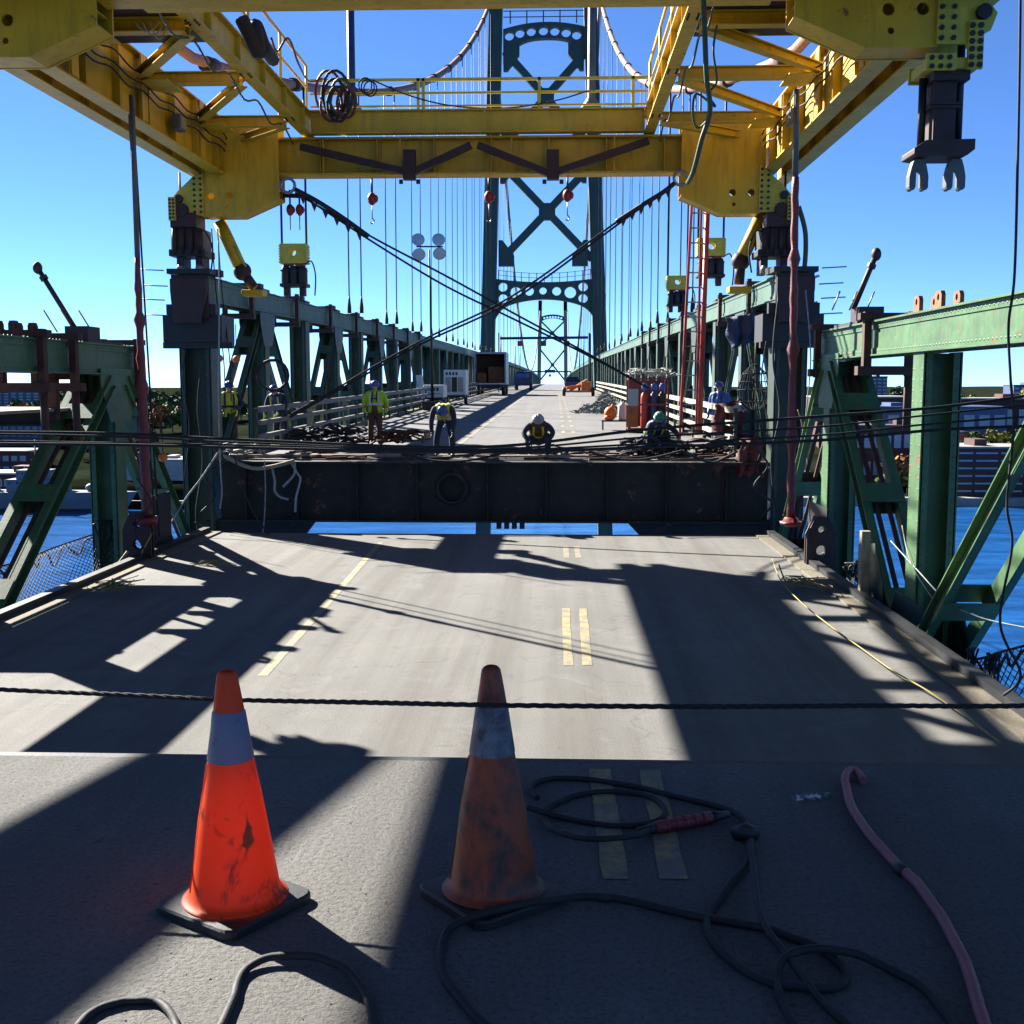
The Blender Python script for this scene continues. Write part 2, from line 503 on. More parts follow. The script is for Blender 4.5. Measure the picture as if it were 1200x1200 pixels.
# near deck, where the photograph was taken
nd = MB(); nd.box((KL - .25, -14, -.28), (KR + .25, 5.80, 0))
near = nd.build('near_roadway', M['road_near'], loc=(XC, 0, 0), kind='structure')
MB().box((KL - .25, 5.802, -.28), (KR + .25, 5.87, -.004)).build('edge_angle', M['dark'], near)
for x in (KL - .05, KR + .05):
    MB().box((x - .15, -14, .002), (x + .15, 5.79, .14)).build('kerb', M['kerb'], near)
for x in (-7.2, -4.4, -1.6, 1.2, 4.0):
    MB().ibeam((x, -14, -.72), (x, 5.2, -.72), .3, .84).build('stringer', M['beam'], near)
MB().ibeam((XL, 5.3, -1.05), (XR, 5.3, -1.05), .4, 1.5, .04, .03).build('floor_beam', M['beam'], near)
def line_quad(name, a0, a1, wd, z, mat, parent):
    """a painted stripe 4 mm above the surface, between two ground points"""
    a0, a1 = V(a0), V(a1); s = (a1 - a0).normalized().cross(V((0, 0, 1))) * wd / 2
    n = 8; b = MB()
    for i in range(n + 1):
        p = a0.lerp(a1, i / n)
        j0, j1 = random.uniform(-.006, .006), random.uniform(-.006, .006)
        b.v += [V((p.x - s.x - j0, p.y - s.y, z)), V((p.x + s.x + j1, p.y + s.y, z))]
    for i in range(n): b.f.append((2 * i, 2 * i + 1, 2 * i + 3, 2 * i + 2)); b.sm.append(False)
    return b.build(name, mat, parent)
for pa, pb in (((703, 902), (721, 1031)), ((762, 903), (790, 1031))):
    line_quad('lane_dash', G(*pa), G(*pb), .105, .004, M['line'], near)

# ------------------------------------------------------------------ the lowered bridge segment
seg = thing('bridge_segment', 'lowered concrete bridge deck segment with green steel truss sides below the yellow gantry', 'bridge segment', (XC, 16, ZS))
SY0, SY1 = 6.4, 26.4
slab = MB().box((KL, SY0, ZS - .24), (KR, SY1, ZS)).build('road_slab', M['road_seg'], seg)
for s, x in ((-1, KL), (1, KR)):
    MB().box((min(x + s * .002, x + s * .26), SY0, ZS - .2), (max(x + s * .002, x + s * .26), SY1, ZS + .035)).build('kerb', M['kerb'], seg)
    MB().box((min(x + s * .262, x + s * .42), SY0, ZS - .45), (max(x + s * .262, x + s * .42), SY1, ZS + .13)).build('edge_beam', M['dark'], seg)
for x in (-7.0, -4.3, -1.6, 1.1, 3.8):
    MB().ibeam((x, SY0, ZS - .6), (x, SY1, ZS - .6), .3, .7).build('stringer', M['beam'], seg)
for y in (11.6, 17.3, 23.0):
    MB().ibeam((XL + .4, y, ZS - .85), (XR - .4, y, ZS - .85), .35, 1.15, .04, .03).build('floor_beam', M['beam'], seg)
# lane marks: left yellow line, double dashes
def seg_line(pa, pb, wd, mat): line_quad('lane_line', G(*pa, ZS), G(*pb, ZS), wd, ZS + .004, mat, slab)
seg_line((308, 792), (446, 636), .12, M['line'])
for pa, pb in (((663, 713), (666, 780)), ((683, 713), (688, 780))): seg_line(pa, pb, .12, M['line'])
for pa, pb in (((663, 640), (664, 654)), ((676, 640), (678, 654))): seg_line(pa, pb, .12, M['line_pale'])

def rivets(b, pts, r=.018, ax=(1, 0, 0)):
    ax = V(ax)
    s = ax.cross(V((0, .3, 1))).normalized() * r; u = ax.cross(s).normalized() * r
    for p in pts:
        p = V(p); o = len(b.v)
        b.v += [p + s, p + u, p - s, p - u, p + ax * r * .8]
        b.f += [(o, o + 1, o + 4), (o + 1, o + 2, o + 4), (o + 2, o + 3, o + 4), (o + 3, o, o + 4)]; b.sm += [True] * 4
def chord(parent, x, pts, side, mat, rivet=True, wd=.46, h=.56, name='top_chord'):
    """built-up box chord: two webs, cover plate, bottom angles; side +1 = its inner face looks to +x"""
    b = MB(); rb = MB()
    for p0, p1 in zip(pts[:-1], pts[1:]):
        p0, p1 = V(p0), V(p1)
        for e in (-1, 1): b.bar(p0, p1, .03, h, os=e * (wd / 2 - .015))
        b.bar(p0, p1, wd + .16, .03, ou=h / 2 + .015)
        for e in (-1, 1):
            b.bar(p0, p1, .10, .022, os=e * (wd / 2 + .051), ou=-h / 2 + .011)
            b.bar(p0, p1, .018, .11, os=e * (wd / 2 + .010), ou=-h / 2 + .078)
            b.bar(p0, p1, .018, .11, os=e * (wd / 2 + .010), ou=h / 2 - .056)
        if rivet:
            t, s, u, L = frame(p0, p1, (0, 0, 1)); n = int(L / .14)
            for k in range(n):
                q = p0 + t * (.07 + k * .14)
                for e in (-1, 1):
                    for uu in (-h / 2 + .085, h / 2 - .06): rivets(rb, [q + s * e * (wd / 2 + .02) + u * uu], .020, s * e)
                rivets(rb, [q + s * (wd / 2 + .02) + u * (h / 2 + .031), q - s * (wd / 2 + .02) + u * (h / 2 + .031)], .02, (0, 0, 1))
    c = b.build(name, mat, parent)
    if rivet: rb.build('rivets', mat, c, kind='stuff')
    return c
def box_post(parent, x, y, z0, z1, wx, wy, mat, name='post', rivet=False):
    """laced column: two channel faces with flanges and recessed webs"""
    b = MB()
    for e in (-1, 1):
        b.box((x + e * (wx / 2) - .02 * (e + 1) , y - wy / 2, z0), (x + e * (wx / 2) - .02 * (e - 1), y + wy / 2, z1))
        for f in (-1, 1):
            xa, xb = x + e * (wx / 2 - .021), x + e * (wx / 2 - .13)
            b.box((min(xa, xb), y + f * wy / 2 - (.012 if f > 0 else 0), z0 + .01), (max(xa, xb), y + f * wy / 2 + (.012 if f < 0 else 0), z1 - .01))
    b.box((x - wx / 2 + .022, y - .012, z0 + .015), (x + wx / 2 - .022, y + .012, z1 - .015))
    p = b.build(name, mat, parent)
    if rivet:
        m = MB(); k = int((z1 - z0 - .2) / .16)
        for e in (-1, 1):
            rivets(m, [(x + e * (wx / 2 - .075), y - wy / 2 - .012, z0 + .15 + .16 * i) for i in range(k)], .02, (0, -1, 0))
            for q in (-.4, .4): rivets(m, [(x + e * (wx / 2 + .0), y + q * wy, z0 + .15 + .16 * i) for i in range(k)], .02, (e, 0, 0))
        m.build('rivets', mat, p, kind='stuff')
    return p
def laced_diag(parent, x, a, b_, mat, gap=.46, wd=.14, h=.28, step=2.3, rustbar=True, battens=True):
    """two channels side by side, tied by batten plates; a, b_ = (y, z)"""
    p0, p1 = V((x, a[0], a[1])), V((x, b_[0], b_[1]))
    m = MB()
    t, s, u, L = frame(p0, p1, (0, 1, 0))
    for e in (-1, 1):
        o = e * (gap / 2 + wd / 2)
        m.bar(p0, p1, .022, h, (0, 1, 0), os=o - e * (wd / 2 - .011))
        for f in (-1, 1): m.bar(p0, p1, wd - .026, .022, (0, 1, 0), os=o + e * .013, ou=f * (h / 2 - .013))
    d = m.build('diagonal', mat, parent)
    if battens:
        k = step * .5
        while k < L - .3:
            c0 = p0 + t * (k - .22); c1 = p0 + t * (k + .22)
            for f in (-1, 1):
                MB().bar(c0, c1, gap + wd * 2 - .02, .016, (0, 1, 0), ou=f * (h / 2 + .009)).build('batten_plate', mat, d)
            k += step
    if rustbar:
        for e in (-.4, .4):
            MB().bar(p0 + t * .3, p1 - t * .3, .07, .05, (0, 1, 0), os=e * gap * .55).build('tie_bar', M['rust'], d)
    return d
def gusset(parent, x, y, z, mat, wd=1.5, h=1.0, t=.025, up=False, off=.3):
    for e in (-1, 1):
        s = -1 if not up else 1
        poly = [(-wd / 2, 0), (wd / 2, 0), (wd / 2, s * h * .35), (wd * .28, s * h), (-wd * .28, s * h), (-wd / 2, s * h * .35)]
        g = MB().plate(poly, (x + e * off, y, z), (0, 1, 0), (0, 0, 1), t).build('gusset_plate', mat, parent)
        rb = MB()
        for yy in [(-.4 + .8 * i / 6) * wd for i in range(7)]:
            for zz in (.1, .25): rivets(rb, [(x + e * (off + t / 2), y + yy, z + s * h * zz)], .018, (e, 0, 0))
        rb.build('rivets', mat, g, kind='stuff')

for x, zc, cm in ((XL - .28, 2.42, 'green'), (XR, 2.70, 'green')):
    chord(seg, x, [(x, 8.0, zc), (x, 24.2, zc)], 1, M[cm])
    chord(seg, x, [(x, 7.5, ZS - 1.05), (x, 27.8, ZS - 1.05)], 1, M['green_dark'], rivet=False, name='bottom_chord')
    zt, zb = zc - .29, ZS - .80
    yB, yA = (16.6, 10.2) if x < 0 else (17.3, 11.6)
    for y in (yA, yB, 23.0):
        box_post(seg, x, y, zb, zt, .56, .5, M['green'], rivet=True)
    for ya, yb in ((23.0, yB), (yA, yB), (yA, 6.8), (23.0, 27.7)):
        lo = x > 0 and ya == yA and yb == yB
        laced_diag(seg, x, (ya + (yb - ya) * .07, zt - .12), (yb - (yb - ya) * .05, zb + .1), M['green'], gap=.58 if lo else .46, wd=.12 if lo else .14, step=3.3 if lo else 2.3, rustbar=not lo)
    for y in (yA, 23.0): gusset(seg, x, y, zt + .12, M['green'], 1.9, 1.05)
    for y in (yB,): gusset(seg, x, y, zb - .2, M['green_dark'], 2.2, 1.25, up=True)
    # edge steel outside the kerb
    MB().box((x - .32, 12, ZS - .75), (x + .32, 27, ZS - .70)).build('ledge_plate', M['green_dark'], seg)
    # pendant clamps round the chord
    for y in ((23.9, 20.7, 19.4) if x < 0 else (23.6, 19.9, 16.6)[:2]):
        m = MB()
        for e in (-1, 1): m.box((x + e * .36 - .06, y - .08, zc - .62), (x + e * .36 + .06, y + .08, zc + .46))
        m.box((x - .5, y - .1, zc + .33), (x + .5, y + .1, zc + .44) )
        m.box((x - .52, y - .11, zc - .60), (x + .52, y + .11, zc - .45))
        m.build('chord_clamp', M['rust'], seg)
        MB().tube([(x + .36, y, zc - 1.5), (x + .36, y, zc - .55)], .07, 6).build('hanger_strut', M['rust'], seg)
    # slanting shackle rods on top of the chord
    y = 22.0 if x < 0 else 21.3
    m = MB(); m.box((x - .22, y - .3, zc + .32), (x + .22, y + .3, zc + .62)); m.box((x - .3, y - .5, zc + .302), (x + .3, y + 1.2, zc + .36))
    m.build('rod_seat', M['brown'], seg)
    if x < 0: pa, pb = P(90, 388, y), P(44, 314, y)
    else: pa, pb = P(1000, 362, y), P(1027, 298, y)
    m = MB(); m.tube([pa, pb], .05, 8); m.ell(pb, (.09, .09, .12)); m.disc(pb - (pb - pa).normalized() * .22, pb - pa, .08, .08, 8); m.build('prop_rod', M['brown'], seg)
    for k in range(3):
        d = V((.10 * (k - 1), .05 * k, .02)); e = V((pb.x - pa.x, 0, pb.z - pa.z)) * .35
        MB().tube([pa + d + V((-.28 + .22 * k, 0, -.04)), pa + d + V((-.28 + .22 * k, 0, -.04)) + e], .016, 5).build('threaded_rod', M['steel'], seg)
    for k, y in enumerate((17.9, 16.9) if x > 0 else (18.9, 19.6)):
        m = MB()
        for e in (-1, 1): m.plate([(-.14, 0), (.14, 0), (.14, .2), (.09, .26), (-.09, .26), (-.14, .2)], (x + e * .13, y, zc + .312), (0, 1, 0), (0, 0, 1), .06, [(0, .17, .05)])
        m.box((x - .22, y - .22, zc + .3025), (x + .22, y + .22, zc + .335))
        m.build('lifting_lug', M['rust_orange'] if x > 0 else M['rust'], seg, bevel=.01)
    # outrigger struts of the work platform
    if x < 0:
        MB().ibeam((-11.4, 21.6, 1.3), (-9.1, 21.6, 1.3), .16, .28).build('outrigger_beam', M['rust'], seg)
        MB().ibeam((-11.4, 17.6, 1.3), (-9.1, 17.6, 1.3), .16, .28).build('outrigger_beam', M['rust'], seg)
        for k in range(5): MB().box((-11.3 + k * .42, 16.6, 1.445), (-10.9 + k * .42, 22.6, 1.50)).build('platform_plank', M['wood'], seg)
        MB().bar(P(62, 438, 21), P(64, 492, 21), .16, .16).build('outrigger_post', M['rust'], seg)
        MB().bar(P(62, 441, 21), P(92, 441, 21), .12, .12).build('outrigger_brace', M['rust'], seg)
# timber post and dark plates at the right edge
MB().cbox(V((XR - .62, 18.6, ZS + .35)), (.14, .14, 1.5)).build('timber_post', M['wood'], seg)
MB().plate([(-.6, -.7), (.9, -.7), (.9, .6), (-.1, .75), (-.6, .2)], (XR - .45, 18.7, ZS + .15), (0, 1, 0), (0, 0, 1), .02).build('splash_plate', M['green_dark'], seg)
MB().plate([(-.8, -.6), (.8, -.6), (.8, .75), (-.8, .75)], (XR - .46, 22.7, ZS + .35), (0, 1, 0), (0, 0, 1), .02).build('splash_plate', M['dark'], seg)
MB().plate([(-.5, -.6), (.9, -.6), (.9, .9), (-.5, .9)], (XL + .46, 23.6, ZS + .25), (0, 1, 0), (0, 0, 1), .02).build('splash_plate', M['dark'], seg)
for x in (XL + .55, XR - .55):
    y = 22.3 if x < 0 else 22.0
    m = MB(); m.plate([(-.28, -.6), (.28, -.6), (.28, .1), (.12, .45), (-.12, .45), (-.28, .1)], (x, y - .08, ZS + .5), (1, 0, 0), (0, 0, 1), .05, [(0, .2, .07), (0, -.2, .1)])
    m.plate([(-.28, -.6), (.28, -.6), (.28, .1), (.12, .45), (-.12, .45), (-.28, .1)], (x, y + .08, ZS + .5), (1, 0, 0), (0, 0, 1), .05, [(0, .2, .07), (0, -.2, .1)])
    m.build('pick_up_lug', M['brown'], seg)

# ------------------------------------------------------------------ the far span
ys = [YC + 5.6 * k for k in range(24)] + [163 + 12 * k for k in range(37)]
rb = MB()
for i, y in enumerate(ys):
    z = zd(y); rb.v += [V((KL, y, z)), V((KR, y, z)), V((KR, y, z - .28)), V((KL, y, z - .28))]
for i in range(len(ys) - 1):
    for k in range(4): rb.f.append((4 * i + k, 4 * i + (k + 1) % 4, 4 * i + 4 + (k + 1) % 4, 4 * i + 4 + k)[::-1]); rb.sm.append(False)
rb.f.append((0, 1, 2, 3)); rb.sm.append(False)
road = rb.build('bridge_roadway', M['road_far'], loc=(XC, YC, 0), kind='structure')
for s, x in ((-1, KL), (1, KR)):
    b = MB()
    for ya, yb in zip(ys[:-1], ys[1:]): b.bar((x + s * .15, ya, zd(ya) - .02), (x + s * .15, yb, zd(yb) - .02), .296, .24)
    b.build('kerb', M['kerb'], road)
for x in (-7.0, -4.3, -1.6, 1.1, 3.8):
    b = MB()
    for ya, yb in zip(ys[:30:2], ys[2:32:2]): b.ibeam((x, ya, zd(ya) - .65), (x, yb, zd(yb) - .65), .3, .7)
    b.build('stringer', M['beam'], road)
for k in range(26):
    y = 31.5 + k * 4.6
    for x in (.26, .62):
        a = V((x, y, 0)); b = MB()
        n = 2
        for i in range(n + 1):
            yy = y + 1.6 * i / n; b.v += [V((x - .07, yy, zd(yy) + .006)), V((x + .07, yy, zd(yy) + .006))]
        for i in range(n): b.f.append((2 * i, 2 * i + 1, 2 * i + 3, 2 * i + 2)); b.sm.append(False)
        b.build('lane_dash', M['line'], road)
b = MB()
for i, y in enumerate(ys[:40]): b.v += [V((-2.95, y, zd(y) + .005)), V((-2.82, y, zd(y) + .005))]
for i in range(39): b.f.append((2 * i, 2 * i + 1, 2 * i + 3, 2 * i + 2)); b.sm.append(False)
b.build('lane_line', M['line_pale'], road)

# the floor beam at the cut end
fb = thing('floor_beam', 'deep dark steel floor beam across the cut end of the far deck with a round hole', 'floor beam', (XC, YC, -1.4))
zt, zb = zd(YC) - .03, -1.42
hx = P(530, 572, YC - .3)
MB().plate([(XL + .5, zb + .05), (XR - .45, zb + .05), (XR - .45, zt - .05), (XL + .5, zt - .05)], (0, YC - .25, 0), (1, 0, 0), (0, 0, 1), .03, [(hx.x, hx.z, .34)]).build('web_plate', M['beam'], fb)
MB().box((XL + .45, YC - .55, zt - .05), (XR - .4, YC + .05, zt)).build('top_flange', M['beam'], fb)
MB().box((XL + .45, YC - .52, zb), (XR - .4, YC + .02, zb + .05)).build('bottom_flange', M['beam'], fb)
MB().tube([hx + V((.37 * math.cos(a * .3926991), -.02, .37 * math.sin(a * .3926991))) for a in range(16)], .05, 8, closed=True).build('hole_ring', M['beam'], fb)
MB().plate([(-.4, -.4), (.4, -.4), (.4, .4), (-.4, .4)], hx + V((0, .45, 0)), (1, 0, 0), (0, 0, 1), .02).build('hole_shade_sheet', M['dark'], fb)  # dark sheet added behind the hole to stand for its shaded depth
for k, px in enumerate((290, 350, 420, 490, 572, 640, 712, 780, 850)):
    p = P(px, 570, YC - .3)
    m = MB().box((p.x - .012, YC - .50, zb + .052), (p.x + .012, YC - .27, zt - .052))
    m.box((p.x - .09, YC - .285, zb + .06), (p.x + .09, YC - .267, zt - .06))
    st = m.build('stiffener', M['beam'], fb)
    m = MB(); rivets(m, [(p.x + e * .055, YC - .287, zb + .15 + j * .12) for e in (-1, 1) for j in range(10)], .016, (0, -1, 0)); m.build('rivets', M['beam'], st, kind='stuff')
for xa, xb in ((XL + .1, P(372, 615, YC).x), (P(735, 615, YC).x, XR - .1)):
    MB().plate([(xa, zb - .02), (xb, zb - .02), (xb - (.4 if xa < -5 else 0), zb - .55), (xa + (.5 if xa > 0 else 0), zb - .55)], (0, YC - .2, 0), (1, 0, 0), (0, 0, 1), .25).build('end_bracket', M['beam'], fb)
for k in range(4):
    p = P(585 + k * 9, 612, YC - .2)
    MB().box((p.x - .06, YC - .42, zb - .16), (p.x + .06, YC - .2, zb - .002)).build('bolt_block', M['dark'], fb)

# stiffening trusses of the far span
for x, lab in ((XL, 'long green stiffening truss along the far deck in shade behind the parked truck'),
               (XR, 'long green stiffening truss along the far deck with sunlit top chord behind the ladder')):
    tr = thing('bridge_truss', lab, 'truss', (x, YC, 0), 'stiffening trusses of the far span')
    nodes = [YC + 5.6 * k for k in range(24)]
    zt = lambda y: zd(y) + 4.15
    chord(tr, x, [(x, y, zt(y)) for y in [YC - .6] + nodes[1::1]], 1, M['green_far'], rivet=False, wd=.5, h=.56)
    m = MB()
    for y in [YC + .2 + .3 * k for k in range(100)]: rivets(m, [(x + e * .26, y, zt(y) + u) for e in (-1, 1) for u in (-.2, .22)], .022, (-1 if x > 0 else 1, 0, 0))
    m.build('rivets', M['green_far'], tr, kind='stuff')
    far = [163 + 14.8 * k for k in range(31)]
    chord(tr, x, [(x, y, zt(y)) for y in [nodes[-1]] + far], 1, M['green_far'], rivet=False, wd=.5, h=.56)
    chord(tr, x, [(x, y, zd(y) - 1.0) for y in nodes[:-1:2] + [nodes[-1]] + far], 1, M['green_dark'], rivet=False, name='bottom_chord')
    for k, y in enumerate(nodes[1:], 1):
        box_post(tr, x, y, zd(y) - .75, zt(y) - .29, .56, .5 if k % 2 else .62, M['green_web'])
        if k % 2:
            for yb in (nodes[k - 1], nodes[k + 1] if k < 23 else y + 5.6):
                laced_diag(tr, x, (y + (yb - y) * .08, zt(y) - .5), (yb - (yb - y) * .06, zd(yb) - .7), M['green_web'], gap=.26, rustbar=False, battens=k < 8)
            if k < 14: gusset(tr, x, y, zt(y) - .25, M['green_dark'], 1.7, 1.0)
            # cross strut half way up, outside
            if k < 12:
                MB().bar((x, y + .4, zd(y) + .9), (x, y + 5.2, zd(y) + .9), .2, .16).build('side_strut', M['green_dark'], tr)
        if k < 9:
            m = MB()
            yy = y - 2.0
            for e in (-1, 1): m.box((x + e * .38 - .055, yy - .09, zt(yy) - .55), (x + e * .38 + .055, yy + .09, zt(yy) + .5))
            m.box((x - .46, yy - .1, zt(yy) + .33), (x + .46, yy + .1, zt(yy) + .43)); m.box((x - .46, yy - .1, zt(yy) - .54), (x + .46, yy + .1, zt(yy) - .4))
            m.build('chord_clamp', M['brown'], tr)
            m = MB().box((x - .3, y - .35, zt(y) + .312), (x + .3, y + .35, zt(y) + .40)); m.box((x - .16, y - .2, zt(y) + .40), (x + .16, y + .2, zt(y) + .56)); m.build('bearing_block', M['brown'], tr)
    m = MB()
    for y in far: m.box((x - .25, y - .2, zd(y) - .9), (x + .25, y + .2, zt(y) - .28)); m.box((x - .25, y + 5.5, zd(y) - .9), (x + .25, y + 5.9, zt(y) - .28)); m.bar((x, y, zt(y) - .4), (x, y + 5.6, zd(y)), .2, .3, (0, 1, 0)); m.bar((x, y, zt(y) - .4), (x, y - 5.6, zd(y)), .2, .3, (0, 1, 0))
    m.build('distant_web_members', M['green_far'], tr, kind='stuff')
    # end post and strongback at the cut
    box_post(tr, x, YC, -1.9, zt(YC) - .32, .78, .8, M['green_dark'], 'end_post')
    z = P(225, 385, YC).z
    m = MB().box((x - .72, YC - .55, z - .35), (x + .72, YC + .55, z + .30)); m.box((x - .6, YC - .62, z + .302), (x + .6, YC - .42, z + .55)); m.box((x - .75, YC - .5, z - .5), (x + .95, YC - .3, z - .352))
    m.build('end_bracket', M['dark'], tr)
    m = MB().plate([(-.38, -.75), (.28, -.75), (.44, 0), (.44, .30), (-.44, .30), (-.44, 0)], (x, YC - .72, zt(YC) - .1), (1, 0, 0), (0, 0, 1), .12)
    m.box((x - .45, YC - .655, zt(YC) - .7), (x + .45, YC - .605, zt(YC) + .30)); m.build('splice_bracket', M['brown'], tr)
    m = MB().box((x - .52, YC - .75, zt(YC) + .32), (x + .52, YC - .2, zt(YC) + .44)); m.box((x - .5, YC + .1, zt(YC) + .34), (x + .5, YC + .5, zt(YC) + .5)); m.build('seat_beam', M['dark'], tr)
    for k in range(4):
        s = -1 if x < 0 else 1
        p = V((x + s * .6, YC - .7 + .25 * (k % 2), zt(YC) + .4 - k * .35))
        MB().tube([p, p + V((s * .55, -.1, .02))], .016, 5).build('threaded_rod', M['steel'], tr)

# guard rails
for x, lab in ((KL + .15, 'long triple guard rail along the far deck behind the bending workers, mostly in shade'),
               (KR - .1, 'long triple cream guard rail along the far deck beside the red ladder')):
    gr = thing('guard_rail', lab, 'guard rail', (x, YC, zd(YC)), 'guard rails of the far deck')
    yy = [29.5 + 3.0 * k for k in range(34)]
    for h in (1.18, .84, .48):
        b = MB()
        for ya, yb in zip(yy[:-1], yy[1:]): b.bar((x, ya, zd(ya) + h), (x, yb, zd(yb) + h), .10, .15 if h > 1 else .12)
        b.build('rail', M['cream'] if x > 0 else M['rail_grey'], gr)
    for y in yy[:30]: MB().box((x + (.055 if x > 0 else -.135), y - .05, zd(y)), (x + (.135 if x > 0 else -.055), y + .05, zd(y) + 1.22)).build('post', M['green_dark'], gr)

# main cables and hanger ropes
for x, lab in ((XL, 'thick pale orange main cable sweeping up to the tower behind the coiled hoses'),
               (XR, 'thick pale orange main cable sweeping up to the tower above the red ladder')):
    yy = [18 + 3.5 * k for k in range(40)] + [157]
    ys2 = [157.3 + 15 * k for k in range(30)] + [606]
    mc = MB().tube([(x, y, zcable(y)) for y in yy], [min(.13 + max(y - 25, 0) * .0016, .24) for y in yy], 10).build('main_cable', M['cable'], loc=(x, 157, 52))
    tag(mc, lab, 'cable', 'main cables')
    MB().tube([(x, y, zcable(y)) for y in ys2], .25, 8).build('main_span_cable', M['hanger'], mc)
    for k in range(12):
        y = YC + 11.2 * k + (0 if k else 1.5); t = V((0, 1, (zcable(y + 1) - zcable(y)))).normalized()
        p = V((x, y, zcable(y)))
        MB().tube([p - t * .4, p + t * .4], min(.19 + max(y - 25, 0) * .0018, .32), 10).build('cable_band', M['brown'], mc)
ORD = ('first', 'second', 'third', 'fourth', 'fifth', 'sixth', 'seventh', 'eighth', 'ninth', 'tenth', 'eleventh', 'twelfth')
def hanger(x, y, z0, lab, grp, sock=True):
    for e in (-.27, .27):
        if sock: lab = f'{"left" if e < 0 else "right"} rope of the {ORD[round((y - YC) / 11.2) - 2]} hanger pair from the gantry over the {sd} truss'
        h = MB().tube([(x + e, y, z0), (x + e, y, zcable(y))], .032, 6).build('hanger_rope', M['hanger'], loc=(x + e, y, z0))
        tag(h, lab, 'rope', grp)
        if sock:
            MB().tube([(x + e, y, z0 - .12), (x + e, y, z0 + .12), (x + e, y, z0 + .45), (x + e, y, z0 + .6)], [.09, .09, .05, .035], 8).build('rope_socket', M['brown'], h)
for x, sd in ((XL, 'shaded'), (XR, 'sunlit')):
    for k in range(2, 12):
        y = YC + 11.2 * k
        hanger(x, y, zd(y) + 4.15 + .68, f'thin steel hanger rope rising from the {sd} truss to the main cable', f'hanger ropes over the {sd} truss')
    for k in range(15):
        y = 172 + 14.8 * k
        hanger(x, y, zd(y) + 4.5, f'far hanger rope beyond the near tower on the {sd} truss', f'far hanger ropes on the {sd} truss', False)

# ------------------------------------------------------------------ towers
def bridge_tower(y, lab, legs, ztop, zbase, mat, strut_top, xs, portal, detail=True):
    """legs: function z -> (x_left, x_right, width)"""
    tw = thing('bridge_tower', lab, 'tower', (XC + (legs(0)[0] + legs(0)[1]) / 2 - XC, y, zbase))
    for i in (0, 1):
        b = MB(); zs = [zbase, -18, 8, 20, 33, 45, ztop]
        for za, zb_ in zip(zs[:-1], zs[1:]):
            xa, wa = legs(za)[i], legs(za)[2]; xb, wb = legs(zb_)[i], legs(zb_)[2]
            c = []
            for (xx, ww, zz) in ((xa, wa, za), (xb, wb, zb_)):
                c += [V((xx - ww / 2, y - ww * .65, zz)), V((xx + ww / 2, y - ww * .65, zz)), V((xx + ww / 2, y + ww * .65, zz)), V((xx - ww / 2, y + ww * .65, zz))]
            b.hexa(c)
        leg = b.build('leg', mat, tw)
        if detail:
            b = MB()
            for e in (-1, 1):
                for za, zb_ in zip(zs[1:-1], zs[2:]):
                    xa, wa = legs(za)[i], legs(za)[2]; xb, wb = legs(zb_)[i], legs(zb_)[2]
                    b.bar((xa + e * wa * .28, y - wa * .65 - .06, za), (xb + e * wb * .28, y - wb * .65 - .06, zb_), .22, .12, (0, 1, 0))
            b.build('flange_strip', mat, leg)
    return tw
sc1 = 157 / 1350.0
LX = lambda z: (-9.25 + (z - 8) * .027, 5.78 - (z - 8) * .037, 1.85 - (z - 8) * .004)
t1 = bridge_tower(157, 'tall green portal tower of the bridge with two crossed bracings seen between the gantry beams', LX, 54, ZW - 2, M['tower'], 51, 0, 0)
def tz(py): return P(640, py, 157).z
def tx(px): return P(px, 300, 157).x
def bowed(top, bot, xa, xb, y, n=24):
    """closed outline between two curves top(u), bot(u), u in -1..1"""
    xs = [xa + (xb - xa) * i / n for i in range(n + 1)]; u = lambda x: 2 * (x - xa) / (xb - xa) - 1
    return [(x, bot(u(x))) for x in xs] + [(x, top(u(x))) for x in reversed(xs)]
def slot_holes(cs, r): return [(a, b, r) for a, b in cs]
# top strut with its ring of round holes
a = tx(590), tx(691)
out = bowed(lambda u: tz(27 + 8 * u * u), lambda u: tz(46 + 22 * u ** 4 + 8 * u * u), a[0], a[1], 157)
MB().plate(out, (0, 157, 0), (1, 0, 0), (0, 0, 1), 1.1, [(tx(q), tz(37 + 6 * ((q - 636) / 40) ** 2), .62) for q in (597, 609, 622, 636, 649, 662, 674)]).build('top_strut', M['tower'], t1)
# lower strut: sagging top, arched underside, openings
zo = lambda u: tz(331 - 5 * u * u)
out = bowed(zo, lambda u: tz(351 + 15 * u * u + 26 * u ** 10), tx(575), tx(702), 157, 40)
holes = [(tx(636.5 + s * d), tz(341.5 + dy), r) for d, dy, r in ((0, -.5, .50), (16, 0, .60), (32, 1.5, .78)) for s in ((1, -1) if d else (1,))]
holes += [(tx(636.5 + s * 47), tz(343 + j), .62) for s in (1, -1) for j in (-6.5, 7)]
MB().plate(out, (0, 157, 0), (1, 0, 0), (0, 0, 1), 1.2, holes).build('portal_strut', M['tower'], t1)
m = MB()
for px in range(584, 694, 9): u = (px - 636) / 60; m.box((tx(px) - .05, 156.95, zo(u) + .02), (tx(px) + .05, 157.05, zo(u) + 1.25))
for h in (.6, 1.2):
    for k in range(12): m.bar((tx(584 + 9 * k), 157, zo((584 + 9 * k - 636) / 60) + h), (tx(593 + 9 * k), 157, zo((593 + 9 * k - 636) / 60) + h), .06, .06)
m.build('strut_railing', M['tower'], t1)
MB().box((tx(588), 156.4, tz(190)), (tx(692), 157.6, tz(170))).build('middle_strut', M['tower'], t1)
